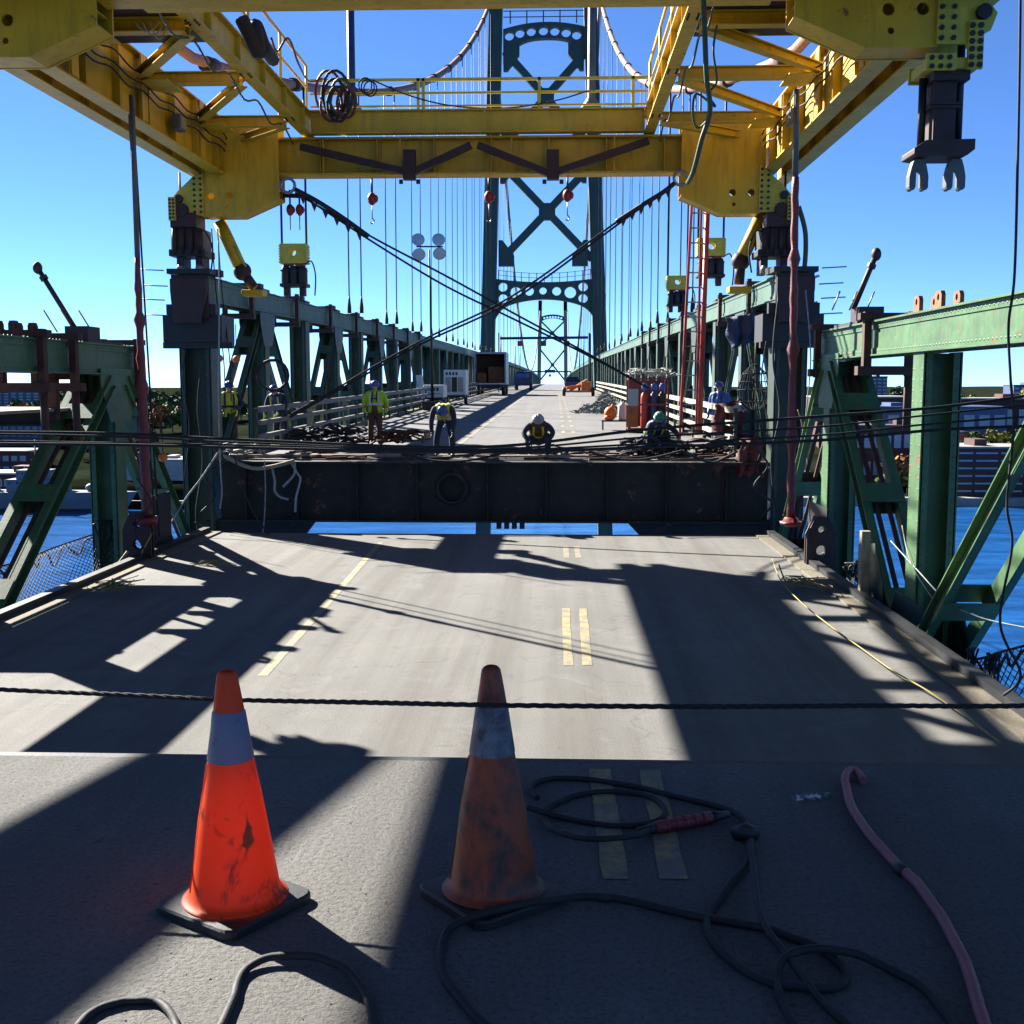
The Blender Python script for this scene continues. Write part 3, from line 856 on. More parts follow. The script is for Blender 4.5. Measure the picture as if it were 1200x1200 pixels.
def xbrace(tw, corners, y, wd, mat):
    (xa, za), (xb, zb_) = corners
    cx, cz = (xa + xb) / 2, (za + zb_) / 2
    MB().bar((xa, y, za), (xb, y, zb_), wd, .9, (0, 1, 0)).build('cross_brace', mat, tw)
    MB().bar((xb, y + .003, za), (cx, y + .003, cz), wd, .85, (0, 1, 0)).build('cross_brace', mat, tw)
    MB().bar((cx, y + .003, cz), (xa, y + .003, zb_), wd, .85, (0, 1, 0)).build('cross_brace', mat, tw)
    MB().plate([(math.cos(q * math.pi / 4 + .39) * wd * 1.25, math.sin(q * math.pi / 4 + .39) * wd * 1.25) for q in range(8)], (cx, y, cz), (1, 0, 0), (0, 0, 1), 1.0).build('node_plate', mat, tw)
xbrace(t1, ((tx(592), tz(60)), (tx(686), tz(168))), 157, .95, M['tower'])
xbrace(t1, ((tx(588), tz(192)), (tx(694), tz(304))), 157, .95, M['tower'])
for za, xa_, s in ((60, 592, 1), (168, 590, -1), (192, 588, 1), (304, 586, -1)):          # haunches in the corners
    for e in (0, 1):
        px = xa_ if not e else 1273 - xa_; d = 1 if not e else -1
        MB().plate([(-d * .2, s * .9), (d * 1.9, s * .9), (d * 1.9, -s * .5), (d * .35, -s * 2.5), (-d * .2, -s * 2.5)], (tx(px), 157, tz(za)), (1, 0, 0), (0, 0, 1), 1.02).build('corner_haunch', M['tower'], t1)
# strut under the deck
out = bowed(lambda u: -8.0, lambda u: -12 - 5.5 * u ** 4, LX(-10)[0], LX(-10)[1], 157)
MB().plate(out, (0, 157, 0), (1, 0, 0), (0, 0, 1), 1.2).build('deck_strut', M['tower'], t1)
MB().box((-13, 151, ZW - 1), (9.5, 163, ZW + 6)).build('pier_base', M['stone'], t1)
m = MB()
for k in range(5): m.box((tx(598 + k * 19) - .08, 156.9, tz(27)), (tx(598 + k * 19) + .08, 157.1, tz(12)))
for z in (20, 13): m.box((tx(590), 156.95, tz(z)), (tx(690), 157.05, tz(z) + .1))
m.build('top_railing', M['tower'], t1)

S2 = 607 / 1350.0
L2 = lambda z: (-9.1 + z * .012, 5.0 - z * .012, 1.9)
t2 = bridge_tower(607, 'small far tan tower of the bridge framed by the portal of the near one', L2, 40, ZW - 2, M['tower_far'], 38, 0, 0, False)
z2 = lambda py: P(646, py, 607).z
MB().plate(bowed(lambda u: z2(368.5 + 3 * u * u), lambda u: z2(373 + 4 * u * u), -8.4, 4.3, 607, 12), (0, 607, 0), (1, 0, 0), (0, 0, 1), 1.2, [(x, z2(371.5 + 2.5 * ((x + 2) / 6) ** 2), .55) for x in (-6.4, -4.9, -3.4, -2, -.6, .9, 2.4)]).build('top_strut', M['tower'], t2)
for za, zb_ in ((376, 404), (410, 445)): xbrace(t2, ((-8.3, z2(za)), (4.2, z2(zb_))), 607, .8, M['tower'])
# ------------------------------------------------------------------ the yellow lifting gantry: one rigid frame
ga = thing('lifting_gantry', 'huge yellow steel lifting gantry spanning the bridge overhead with walkway, girders and gusset plates', 'gantry', (XC, 20, 7.15))
Y1, Y2, YA, YB = 16.8, 29.5, -16.0, 31.6
YEL = M['yellow']
def girder(x, zlo, h, wd, ya, yb, name, st=1.6, tw=.02):
    g = MB().ibeam((x, ya, zlo + h / 2), (x, yb, zlo + h / 2), wd, h, .035, tw).build(name, YEL, ga)
    y = max(ya, 9.0) + .5; first = None
    while y < yb:
        if first is None:
            m = MB()
            for e in (-1, 1): m.box((x + min(e * (tw / 2 + .001), e * (wd / 2 - .01)), y - .01, zlo + .037), (x + max(e * (tw / 2 + .001), e * (wd / 2 - .01)), y + .01, zlo + h - .037))
            first = m.build('stiffener', YEL, g); y0 = y
        else:
            o = first.copy(); COL.objects.link(o); o.parent = g; o.location.y += y - y0
        y += st
    return g
for s, xo, xi in ((-1, -8.75, -6.22), (1, 5.55, 2.26)):
    for dx in (-.30, .30): girder(xo + dx, 7.15, 1.35, .34, YA, YB, 'main_girder')
    girder(xi, 8.08, .56, .26, 7.0, 30.2, 'inner_girder', 1.9)
    # plan bracing between main and inner girder
    a, b = min(xo - s * .48, xi + s * .14), max(xo - s * .48, xi + s * .14)
    yy = [16.0, 20.2, 23.6, 27.4]
    for y in yy: MB().ibeam((a, y, 8.02), (b, y, 8.02), .24, .24, .02, .016).build('cross_member', YEL, ga)
    for y0, y1 in zip(yy, yy[1:] + [30.0]):
        MB().ibeam((xo - s * .5, y1 - .3, 8.02), (xi + s * .15, y0 + .3, 8.02), .2, .18, .02, .016).build('plan_brace', YEL, ga)
        MB().plate([(-.5, -.35), (.5, -.35), (.5, .1), (.2, .35), (-.2, .35), (-.5, .1)], (xo - s * .75, y1, 7.89), (0, 1, 0), (s, 0, 0), .02).build('node_plate', YEL, ga)
    # vertical web members between lower main girder and inner girder level
    for y in yy[1:]:
        MB().bar((xo - s * .46, y, 7.2), (xo - s * .46, y, 8.48), .03, .3, (0, 1, 0)).build('end_plate', YEL, ga)
    # handrail along the inner girder
    x = xi + s * -.0
    rl = MB().tube([(x, 8.0, 9.78), (x, 29.3, 9.78)], .035, 8).build('handrail', YEL, ga)
    MB().tube([(x, 8.0, 9.25), (x, 29.3, 9.25)], .028, 8).build('rail', YEL, rl)
    for k in range(8): MB().tube([(x, 10.2 + 2.73 * k, 8.64), (x, 10.2 + 2.73 * k, 9.78)], .032, 8).build('post', YEL, rl)
    # unseen upper plate added to shade the near deck, then the lower floor plate
    MB().box((min(xo + s * .47, xi - s * .6), YA, 8.502), (max(xo + s * .47, xi - s * .6), 15.5, 8.53)).build('added_shade_plate', YEL, ga)
    MB().box((a + .03, 15.55, 8.145), (b - .03, 21.6, 8.17)).build('floor_plate', M['brown'], ga)

# gusset template: u runs outwards from the inner edge
GP = [(0, 8.62), (0, 6.84), (.98, 6.42), (1.92, 6.42), (2.06, 6.5), (2.06, 7.15), (2.06, 8.62)]
HO = [(1.26, 6.92, .085), (1.72, 6.92, .085), (1.30, 6.64, .045)]
CL = [(1.9, 7.62), (1.9, 6.44), (2.3, 6.44), (2.62, 6.62), (2.70, 6.84), (2.55, 7.02), (2.24, 7.3)]
for yf, dz, xs in ((Y1, .08, (-6.42, 3.22)), (Y2, -.30, (-6.92, 3.04))):
    for s in (-1, 1):
        x0 = xs[(s + 1) // 2]
        z0 = dz
        for dy in (-.32, .28):
            o = (x0, yf + dy, z0)
            MB().plate([(s * u, z) for u, z in GP], o, (1, 0, 0), (0, 0, 1), .05, [(s * u, z, r) for u, z, r in HO]).build('gusset_plate', YEL, ga)
        for dy in (-.375, .335):
            MB().plate([(s * u, z) for u, z in CL], (x0, yf + dy, z0), (1, 0, 0), (0, 0, 1), .055, [(s * 2.5, 6.84, .09)]).build('clevis_plate', M['yellow2'], ga)
            m = MB()
            for i in range(2):
                for k in range(8): m.disc((x0 + s * (1.96 + i * .16), yf + dy - .045 * (1 if dy < 0 else -1), z0 + 6.52 + k * .135 - i * .0), (0, 1, 0), .034, .035, 6)
            m.build('bolts', M['dark'], ga, kind='stuff')
        MB().disc((x0 + s * 2.5, yf - .02, z0 + 6.84), (0, 1, 0), .10, .95, 14).build('pin', M['dark'], ga)
        # lower cover of the gusset pair
        for (ua, za), (ub, zb_) in zip(GP[1:4], GP[2:5]):
            MB().bar((x0 + s * ua, yf - .02, z0 + za + .02), (x0 + s * ub, yf - .02, z0 + zb_ + .02), .54, .02).build('cover_plate', YEL, ga)
        MB().box((min(x0 + s * .06, x0 + s * .5), yf - .30, 6.98 + dz + .1), (max(x0 + s * .06, x0 + s * .5), yf + .26, 7.0 + dz + .1)).build('diaphragm', YEL, ga)
# crossbeams
MB().ibeam((-6.45, Y1 - .1, 7.92), (3.25, Y1 - .1, 7.92), .5, 1.28, .05, .03).build('front_crossbeam', YEL, ga)
MB().ibeam((-6.45, Y1 + 1.7, 8.0), (3.25, Y1 + 1.7, 8.0), .3, .5, .03, .02).build('tie_beam', YEL, ga)
m = MB().ibeam((-8.2, Y2, 7.58), (4.9, Y2, 7.58), .55, .92, .05, .03)
for k in range(7): m.box((-5.9 + k * 1.42, Y2 - .26, 7.18), (-5.88 + k * 1.42, Y2 - .02, 7.98))
m.build('rear_crossbeam', YEL, ga)
MB().ibeam((-6.09, Y2 - .35, 8.36), (2.12, Y2 - .35, 8.36), .3, .56, .03, .02).build('walkway_beam', YEL, ga)
MB().box((-6.0, Y2 - .18, 8.645), (2.1, Y2 + 1.0, 8.67)).build('walkway_grating', M['yellow2'], ga)
MB().box((XC - .2, Y2 - .52, 8.1), (XC - .16, Y2 - .508, 8.62)).build('splice_plate', YEL, ga)
# dark V braces under the walkway
yb_ = Y2 - .55
for pa, pb in (((352, 172), (482, 203)), ((482, 203), (552, 170)), ((560, 170), (645, 204)), ((645, 204), (760, 165))):
    MB().bar(P(*pa, yb_), P(*pb, yb_), .16, .18, (0, 1, 0)).build('walkway_brace', M['brown'], ga)
for px in (480, 648):
    MB().bar(P(px, 176, yb_ - .01), P(px, 211, yb_ - .01), .3, .22, (0, 1, 0)).build('brace_post', M['brown'], ga)
    for e in (-10, 10): MB().disc(P(px + e, 213, yb_), (0, 0, 1), .05, .1, 8).build('foot_bolt', M['dark'], ga)
# walkway railing
yr = Y2 - .30
zr = [P(640, q, yr).z for q in (92, 108, 123, 138)]
top = MB().bar((-6.1, yr, zr[0]), (2.2, yr, zr[0]), .06, .07).build('walkway_railing', M['yellow2'], ga)
for z in zr[1:]: MB().bar((-6.1, yr, z), (2.2, yr, z), .045, .045).build('rail', M['yellow2'], top)
for px in (404, 490, 496, 632, 742):
    x = P(px, 100, yr).x
    MB().box((x - .035, yr - .03, 8.60), (x + .035, yr + .036, zr[0] + .034)).build('post', M['yellow2'], top)
b2 = MB().bar((-6.1, Y2 + 1.0, zr[0]), (2.2, Y2 + 1.0, zr[0]), .05, .06).build('walkway_railing', M['yellow2'], ga)
for z in zr[1:3]: MB().bar((-6.1, Y2 + 1.0, z), (2.2, Y2 + 1.0, z), .04, .04).build('rail', M['yellow2'], b2)
# masts on the walkway
for px in (412, 693):
    x = P(px, 100, Y2 + .25).x
    MB().tube([(x, Y2 + .25, 8.66), (x, Y2 + .25, 8.95), (x, Y2 + .25, 9.05), (x, Y2 + .25, 13.2)], [.38, .16, .10, .09], 12).build('mast', M['navy'] if px < 500 else M['hanger'], ga)
# the rear of the frame, over and behind the photographer, plus a made-up beam for its shadow
MB().ibeam((-9.0, -6, 7.9), (5.9, -6, 7.9), .5, 1.28, .05, .03).build('rear_frame_beam', YEL, ga)
MB().ibeam((-10.6, 5, 6.05), (-8.35, 14.4, 6.05), .62, .5, .04, .03).build('added_shadow_beam', YEL, ga)  # unseen beam added to cast the slanting shadow band on the near deck
for y, x in ((5.5, -10.4), (10, -9.4), (14, -8.5)): MB().bar((x, y, 6.31), (-9.0, y, 7.14), .2, .2, (0, 1, 0)).build('added_beam_hanger', YEL, ga)

# ------------------------------------------------------------------ links and jacks hanging from the gantry
def pk(px, py, Y): return P(px, py, Y)
def front_link():
    Y = Y1 - .05
    li = thing('lifting_link', 'dark lifting link with two open clevis forks hanging unused from the gantry', 'lifting link', P(1106, 75, Y))
    X = lambda px: P(px, 100, Y).x
    Z = lambda py: P(1106, py, Y).z
    m = MB()
    for dy in (-.42, .36): m.box((X(1074), Y + dy, Z(91)), (X(1108), Y + dy + .06, Z(72))); m.box((X(1121), Y + dy - .005, Z(90)), (X(1138), Y + dy + .065, Z(35)))
    m.box((X(1076), Y - .36, Z(88)), (X(1136), Y + .36, Z(76)))
    yk = m.build('yoke', M['yellow2'], li)
    m = MB()
    for i, px in enumerate((1124.5, 1134)):
        for k in range(6): m.disc((X(px), Y - .435, Z(41 + k * 9)), (0, 1, 0), .04, .03, 6)
    for px in (1080, 1090, 1100):
        for z in (77, 87): m.disc((X(px), Y - .43, Z(z)), (0, 1, 0), .035, .03, 6)
    m.build('bolts', M['dark'], yk, kind='stuff')
    m = MB().box((X(1086), Y - .3, Z(100)), (X(1128), Y + .3, Z(88.5)))
    m.box((X(1090), Y - .2, Z(170)), (X(1116), Y + .2, Z(100)))
    for z in (124, 128): m.box((X(1084), Y - .24, Z(z + 3)), (X(1122), Y + .24, Z(z)))
    m.build('body', M['brown'], li)
    for px in (1081.5, 1125): MB().tube([(X(px), Y, Z(35 if px > 1100 else 92)), (X(px), Y, Z(172))], .055, 8).build('rod', M['dark'], li)
    MB().tube([(X(1127), Y + .1, Z(-60)), (X(1127), Y + .1, Z(40))], .045, 8).build('strand', M['steel'], li)
    m = MB().plate([(X(1067), Z(185)), (X(1067), Z(178)), (X(1080), Z(169)), (X(1137), Z(168)), (X(1137), Z(180)), (X(1128), Z(187)), (X(1080), Z(187))], (0, Y, 0), (1, 0, 0), (0, 0, 1), .6)
    m.build('cross_plate', M['brown'], li, bevel=.015)
    for c in (1079, 1122.5):
        w_ = .5 * 21 * .01244; h = Z(188) - Z(224)
        prof = [(-w_ * .55, 0), (w_ * .55, 0), (w_ * .8, -h * .25), (w_, -h * .55), (w_, -h * .92), (w_ * .8, -h), (w_ * .5, -h), (w_ * .32, -h * .9), (w_ * .3, -h * .45), (w_ * .15, -h * .36), (-w_ * .15, -h * .36), (-w_ * .3, -h * .45), (-w_ * .32, -h * .9), (-w_ * .5, -h), (-w_ * .8, -h), (-w_, -h * .92), (-w_, -h * .55), (-w_ * .8, -h * .25)]
        MB().plate(prof, (X(c), Y, Z(187.5)), (1, 0, 0), (0, 0, 1), .16).build('clevis_fork', M['hanger'], li, bevel=.02)
    return li
lk = front_link()
tw = copy_tree(lk)
tw.location.x = -8.92 - (5.62 - lk.location.x)
tw.location.z -= .85
tw['label'] = 'dark lifting link with open clevis forks hanging from the left end of the gantry'
def rear_jack(s, lab):
    Y = Y2 - .05
    c = P(226 if s < 0 else 905, 290, Y)
    k = 29.4 / 1350
    ja = thing('lifting_jack', lab, 'jack', c, 'lifting jacks at the ends of the far trusses')
    def bx(x0, x1, z0, z1, y0, y1): return MB().box((c.x + s * x1 * k if s < 0 else c.x + x0 * k, Y + y0, c.z - z1 * k), (c.x + s * x0 * k if s < 0 else c.x + x1 * k, Y + y1, c.z - z0 * k))
    bx(12, 20, -54, -28, -.5, .5).build('bolted_plate', M['yellow2'], ja)
    m = MB()
    for i in range(6):
        for e in (14, 18): m.disc((c.x + s * e * k, Y - .51, c.z + (51 - i * 4) * k), (0, 1, 0), .03, .04, 6)
    m.build('bolts', M['dark'], ja, kind='stuff')
    bx(-10, 20, -37, -20, -.42, .42).build('yoke', M['brown'], ja, bevel=.03)
    MB().disc((c.x + s * 6 * k, Y, c.z + 40 * k), (0, 1, 0), .17, .9, 14).build('pin', M['brown'], ja)
    m = bx(-17, 20, -20, 8, -.4, .4)
    m.build('body', M['dark'], ja, bevel=.04)
    m = MB()
    for e in (-14, -5, 5, 14): m.tube([(c.x + s * (e + 1) * k, Y - .43, c.z + 19 * k), (c.x + s * (e + 1) * k, Y - .43, c.z - 10 * k)], .07, 8)
    m.build('cylinder_bank', M['brown'], ja)
    bx(-20, 22, 4, 12, -.45, .45).build('base_plate', M['dark'], ja, bevel=.02)
    for a, b in ((7, 15), (-15, -7)):
        bx(a, b, 12, 31, -.3, .3).build('leg', M['brown'], ja)
    for e in (11, -11): MB().ell((c.x + s * e * k, Y - .3, c.z - 26 * k), (.1, .1, .12)).build('shackle', M['steel'], ja)
    for e in (8, 13): MB().tube([(c.x + s * e * k, Y, c.z + 36 * k), (c.x + s * e * k, Y, c.z + (85 if e == 13 else 62) * k)], .03 if e > 10 else .05, 6).build('strand', M['dark'], ja)
    hp = [V((c.x - s * 16 * k, Y - .4, c.z + 16 * k)), V((c.x - s * 24 * k, Y - .6, c.z + 14 * k)), V((c.x - s * 30 * k, Y - .5, c.z - 5 * k)), V((c.x - s * 26 * k, Y - .4, c.z - 30 * k))]
    MB().tube(smoothpath(hp), .022, 6).build('hydraulic_hose', M['hose_black'], ja)
    return ja
rear_jack(-1, 'dark lifting jack between the left rear gusset of the gantry and the shaded truss end')
rear_jack(1, 'dark lifting jack between the right rear gusset of the gantry and the sunlit truss end')
def inner_jack(px, py0, py1, Y, lab, strands=True):
    c = P(px, py1, Y); k = Y / 1350; h = (py1 - py0) * k
    ja = thing('strand_jack', lab, 'jack', c, 'strand jacks on the far trusses')
    w_ = .42
    z = lambda f: c.z + h * f
    MB().plate([(-w_, z(.62)), (w_, z(.62)), (w_, z(1)), (-w_, z(1))], (c.x, Y - .25, 0), (1, 0, 0), (0, 0, 1), .06, [(0, z(.83), .12)]).build('yoke', M['yellow2'], ja)
    MB().plate([(-w_, z(.62)), (w_, z(.62)), (w_, z(1)), (-w_, z(1))], (c.x, Y + .25, 0), (1, 0, 0), (0, 0, 1), .06, [(0, z(.83), .12)]).build('yoke', M['yellow2'], ja)
    for e in (-1, 1):
        m = MB().box((c.x + e * w_ - .03, Y - .26, z(.62)), (c.x + e * w_ + .03, Y + .26, z(1)))
        for i in range(7): m.box((c.x + e * w_ - .05, Y - .3, z(.63 + i * .052)), (c.x + e * w_ + .05, Y + .3, z(.66 + i * .052)))
        m.build('laminated_side', M['yellow2'], ja)
    m = MB().box((c.x - .34, Y - .22, z(.58)), (c.x - .06, Y + .22, z(.74))); m.box((c.x + .06, Y - .22, z(.56)), (c.x + .34, Y + .22, z(.72))); m.build('ram', M['red'], ja, bevel=.03)
    m = MB()
    for e in (-.28, 0, .29): m.tube([(c.x + e, Y - .15, z(.22)), (c.x + e, Y - .15, z(.5)), (c.x + e, Y - .15, z(.58))], [.15, .15, .10], 12)
    m.box((c.x - .36, Y - .1, z(.24)), (c.x + .38, Y + .3, z(.56))); m.box((c.x - .44, Y - .3, z(.47)), (c.x + .44, Y + .1, z(.50))); m.box((c.x - .46, Y - .32, z(.17)), (c.x + .46, Y + .32, z(.24))); m.build('body', M['dark'], ja, bevel=.03)
    for e in (-.27, .27): MB().box((c.x + e - .09, Y - .15, z(0)), (c.x + e + .09, Y + .15, z(.18))).build('leg', M['rust'], ja)
    MB().tube(smoothpath([V((c.x + .4, Y - .2, z(.6))), V((c.x + .62, Y - .2, z(.66))), V((c.x + .75, Y - .2, z(.4))), V((c.x + .72, Y - .2, z(0)))]), .025, 6).build('hydraulic_hose', M['hose_black'], ja)
    for e in (-w_, w_):
        MB().tube([(c.x + e, Y, z(.9)), (c.x + e, Y, zcable(Y) - .1)], .04, 6).build('strand', M['brown'], ja)
    return ja
inner_jack(346, 288, 347, 39.6, 'strand jack with yellow yoke on the shaded truss behind the yellow strut')
inner_jack(832, 282, 335, 39.6, 'strand jack with yellow yoke half hidden behind the red ladder rail')
inner_jack(793, 325, 366, 50.8, 'smaller strand jack farther along the sunlit truss beside the ladder')

# yellow slanting struts on the truss ends
for pts, lab in (([(257, 260), (284, 318), (298, 342)], 'yellow hydraulic strut slanting down onto the shaded truss'),
                 ([(893, 252), (868, 306), (866, 338)], 'yellow hydraulic strut slanting down onto the sunlit truss')):
    a, b, c = (P(*q, 29.9) for q in pts)
    st = thing('hydraulic_strut', lab, 'strut', c, 'yellow hydraulic struts')
    MB().tube([a, b], .17, 12).build('barrel', YEL, st)
    MB().tube([a + (b - a) * .5 + V((.12, -.12, 0)), b + V((.12, -.12, .1))], .04, 6).build('oil_pipe', M['yellow2'], st)
    m = MB().ell(b, (.24, .22, .24)); m.tube([b, c + V((0, 0, .1))], .13, 8); m.build('knuckle', M['brown'], st)
    MB().box((c.x - .28, 29.65, c.z - .12), (c.x + .28, 30.15, c.z + .04)).build('foot', YEL, st, bevel=.03)

# suspended rods with red wrapping
def wrap_rod(px0, px1, y0, pyw, Y, lab, taper):
    a = P(px0, y0, Y); b = P(px1, 606, Y); wv = a.lerp(b, (pyw - y0) / (606 - y0)); e = V((b.x, Y, ZS + .75))
    r = thing('suspension_rod', lab, 'rod', e, 'suspension rods holding the lowered segment')
    MB().tube([a + V((0, 0, .35)), wv], .055, 8).build('bare_rod', M['hanger'], r)
    n = 34; pts = []; rr = []
    for i in range(n + 1):
        pts.append(wv.lerp(b, i / n) + V((random.uniform(-.008, .008), 0, 0))); rr.append(.050 + .026 * random.random() + (.04 if i % 9 == 8 else 0) + taper * (i / n) * .04)
    MB().tube(pts, rr, 10).build('wrapping', M['red_wrap'], r)
    MB().tube([b, b - V((0, 0, .15)), e + V((0, 0, .1)), e], [.12, .2, .22, .12], 10).build('socket', M['red_wrap'], r)
wrap_rod(155, 172, 134, 298, 22.3, 'long suspension rod wrapped in red tape left of the deck beside the green column', 1)
wrap_rod(933, 927, 128, 205, 22.0, 'long suspension rod wrapped in red tape right of the deck before the dark end post', .4)

# chain hoists
for px, py in ((436, 233), (573, 231), (665, 229)):
    Y = Y2 + .35
    c = P(px, py, Y)
    ch = thing('chain_hoist', 'small red chain hoist hanging under the gantry ' + {436: 'left of the near tower', 573: "in front of the near tower's left leg", 665: "beside the near tower's right leg"}[px], 'hoist', c, 'chain hoists under the gantry')
    m = MB().ell(c, (.12, .12, .16), 16, 10); m.ell(c + V((.09, 0, 0)), (.07, .1, .1), 12, 8); m.build('housing', M['red'], ch)
    MB().tube([c + V((0, 0, .15)), V((c.x, Y, 7.14))], .03, 6).build('top_hook', M['dark'], ch)
    m = MB().tube([c - V((0, 0, .15)), c - V((.0, 0, .5))], .014, 5); m.tube([c + V((0, 0, -.5)) + V((.05 * math.sin(a * .5), 0, -.06 + .06 * math.cos(a * .5))) for a in range(10)], .016, 5); m.build('load_chain', M['steel'], ch)
ch = thing('chain_hoist', 'twin red chain hoists hung side by side under the left rear gusset', 'hoist', P(346, 246, Y2))
for dx in (-6, 5):
    c = P(346 + dx, 246, Y2 + .2)
    m = MB().ell(c, (.10, .11, .15), 16, 10); m.ell(c + V((.07, 0, 0)), (.06, .09, .09), 12, 8); m.build('housing', M['red'], ch)
    MB().tube([c + V((0, 0, .15)), c + V((0, 0, .5))], .025, 6).build('top_hook', M['dark'], ch)
    MB().tube([c - V((0, 0, .15)), c - V((0, 0, .5))], .014, 5).build('load_chain', M['steel'], ch)
MB().bar(P(332, 229, Y2 + .2), P(360, 230, Y2 + .2), .1, .1).build('spreader', M['dark'], ch)

# ------------------------------------------------------------------ slings and ropes
def rope(name, lab, cat, pts, r, mat, group=None, n=8, k=8, twist=False, wob=0):
    p = smoothpath(pts, k)
    m = MB()
    if wob:
        p = smoothpath([q + V((random.gauss(0, wob), random.gauss(0, wob), 0)) for q in p[::3]] + [p[-1]], 4)
        r = [r * random.uniform(.96, 1.05) for _ in p]
    if twist:                                   # laid rope: three strands round the axis
        q = []
        for a, b in zip(p[:-1], p[1:]):
            c = max(1, int((b - a).length / (r * 1.1)))
            q += [a.lerp(b, i / c) for i in range(c)]
        q.append(p[-1])
        for s in range(3):
            pts3 = []
            for i, x in enumerate(q):
                t = (q[min(i + 1, len(q) - 1)] - q[max(i - 1, 0)]).normalized(); a = t.cross(V((0, 0, 1))).normalized(); b = t.cross(a)
                an = i * 1.1 * .42 + s * 2.094
                pts3.append(x + (a * math.cos(an) + b * math.sin(an)) * r * .55)
            m.tube(pts3, r * .55, 6)
    else: m.tube(p, r, n)
    o = m.build(name, mat, loc=p[0])
    return tag(o, lab, cat, group)
YS = 29.0
for i, off in enumerate((0, 1)):
    pts = [P(346 + off * 3, 226, YS), P(440 - off * 4, 280 + off * 3, YS - .1), P(520, 322 + off * 12, YS - .2), P(600, 366 + off * 7, YS - .3), P(690, 415 + off * 2, YS - .4), P(760, 455, YS - .5)]
    rope('sling_rope', ('upper' if i == 0 else 'lower') + ' dark steel sling running from the left rear gusset down to the right', 'rope', pts, .029, M['rope'], 'crossed slings', 6)
    pts = [P(792 - off * 2, 214 + off, YS), P(720, 262 + off * 4, YS - .1), P(600, 347 + off * 5, YS - .25), P(500, 396 + off * 4, YS - .4), P(430, 434 + off * 4, YS - .5), P(390, 458 + off * 3, YS - .55), P(340, 486 + off * 3, YS - .6)]
    rope('sling_rope', ('upper' if i == 0 else 'lower') + ' dark steel sling running from the right rear gusset down to the left', 'rope', pts, .029, M['rope'], 'crossed slings', 6)
for pts, lab in (([(346, 222), (372, 236), (400, 254), (432, 277)], 'stout sling end with clamps shackled to the left rear gusset'), ([(790, 215), (776, 226), (750, 242), (722, 260)], 'stout sling end with clamps shackled to the right rear gusset')):
    s = thing('sling_end', lab, 'sling', P(*pts[0], YS))
    q = [P(a, b, YS - .06) for a, b in pts]
    MB().tube(smoothpath(q), .058, 8).build('sleeve', M['dark'], s)
    for k in range(6):
        c = q[0].lerp(q[-1], (k + .7) / 6.5) - V((0, .02, .1)); MB().plate([(-.08, .06), (.08, .06), (0, -.14)], c, (1, 0, 0), (0, 0, 1), .05).build('rope_clip', M['dark'], s)
    d = (q[0] - q[1]).normalized()
    MB().tube([q[0] + V((math.cos(a * .524) * .17, 0, math.sin(a * .524) * .17)) + d * .2 for a in range(12)], .04, 6, closed=True).build('thimble', M['steel'], s)

# taut wire ropes across the gap
HR = [('uppermost', [(-60, 506), (130, 508), (300, 516), (560, 524), (760, 503), (960, 488), (1110, 476), (1300, 450)]),
      ('second', [(-60, 508), (120, 511), (300, 519), (560, 527), (760, 512), (960, 500), (1110, 484), (1290, 466)]),
      ('third', [(-60, 516), (130, 519), (300, 522), (560, 528), (760, 520), (960, 510), (1110, 495), (1290, 483)]),
      ('lowest', [(-60, 520), (130, 521), (300, 525), (560, 530), (760, 524), (960, 516), (1110, 503), (1290, 497)])]
for i, (wd_, pts) in enumerate(HR):
    rope('wire_rope', f'{wd_} of the dark wire ropes stretched across the gap before the floor beam', 'rope', [P(a, b, 12.2 - .2 * i) for a, b in pts], (.018, .012, .012, .017)[i], M['rope'], 'wire ropes across the gap', 6)
rope('barrier_rope', 'thick twisted black rope slung across the near deck past the traffic cones', 'rope', [V((KL + .1, 5.2, .95)), V((-4.6, 4.9, .84)), P(-120, 801, 4.66), P(0, 808, 4.62), P(140, 814, 4.58), P(270, 820, 4.52), P(420, 823, 4.3), P(560, 826, 4.05), P(640, 827, 4.05), P(800, 828, 4.15), P(1000, 827, 4.25), P(1300, 822, 4.4), V((3.4, 4.7, .84)), V((KR - .05, 5.1, .95))], .0095, M['rope'], twist=True)
for x, y, lab in ((KL + .1, 5.2, 'short steel stanchion holding the barrier rope at the left kerb'), (KR - .05, 5.1, 'short steel stanchion holding the barrier rope at the right kerb')):
    sn = thing('rope_stanchion', lab, 'post', (x, y, .14))
    MB().tube([(x, y, .14), (x, y, 1.02)], .03, 8).build('post', M['steel'], sn)
    MB().box((x - .1, y - .1, .142), (x + .1, y + .1, .16)).build('foot_plate', M['steel'], sn)
rope('hanging_cable', 'thin black cable hanging in front of the green truss at the far right', 'cable', [P(1196, -40, 11.5), P(1195, 60, 11.5), P(1193, 170, 11.5), P(1189, 320, 11.5), P(1182, 380, 11.5), P(1184, 440, 11.5), P(1188, 500, 11.5), P(1180, 590, 11.5), P(1186, 640, 11.5), P(1172, 730, 11.5), P(1196, 790, 11.5), P(1176, 815, 11.6)], .014, M['hose_black'])
rope('hanging_hose', 'olive hose dangling from the gantry beside the right inner girder', 'hose', [P(823, -40, 15.6), P(826, 40, 15.6), P(828, 90, 15.7), P(832, 130, 16), P(822, 165, 16.2), P(813, 200, 16.5), P(806, 214, 17)], .035, M['hose_green'])
rope('tangled_rope', 'green rope tied round the olive hose below the gantry', 'rope', [P(840, 30, 16), P(836, 60, 16), P(840, 95, 16.1), P(830, 110, 16.2), P(838, 125, 16.2), P(816, 110, 16.2), P(812, 135, 16.4), P(818, 150, 16.4), P(832, 138, 16.3)], .016, M['hose_green'])
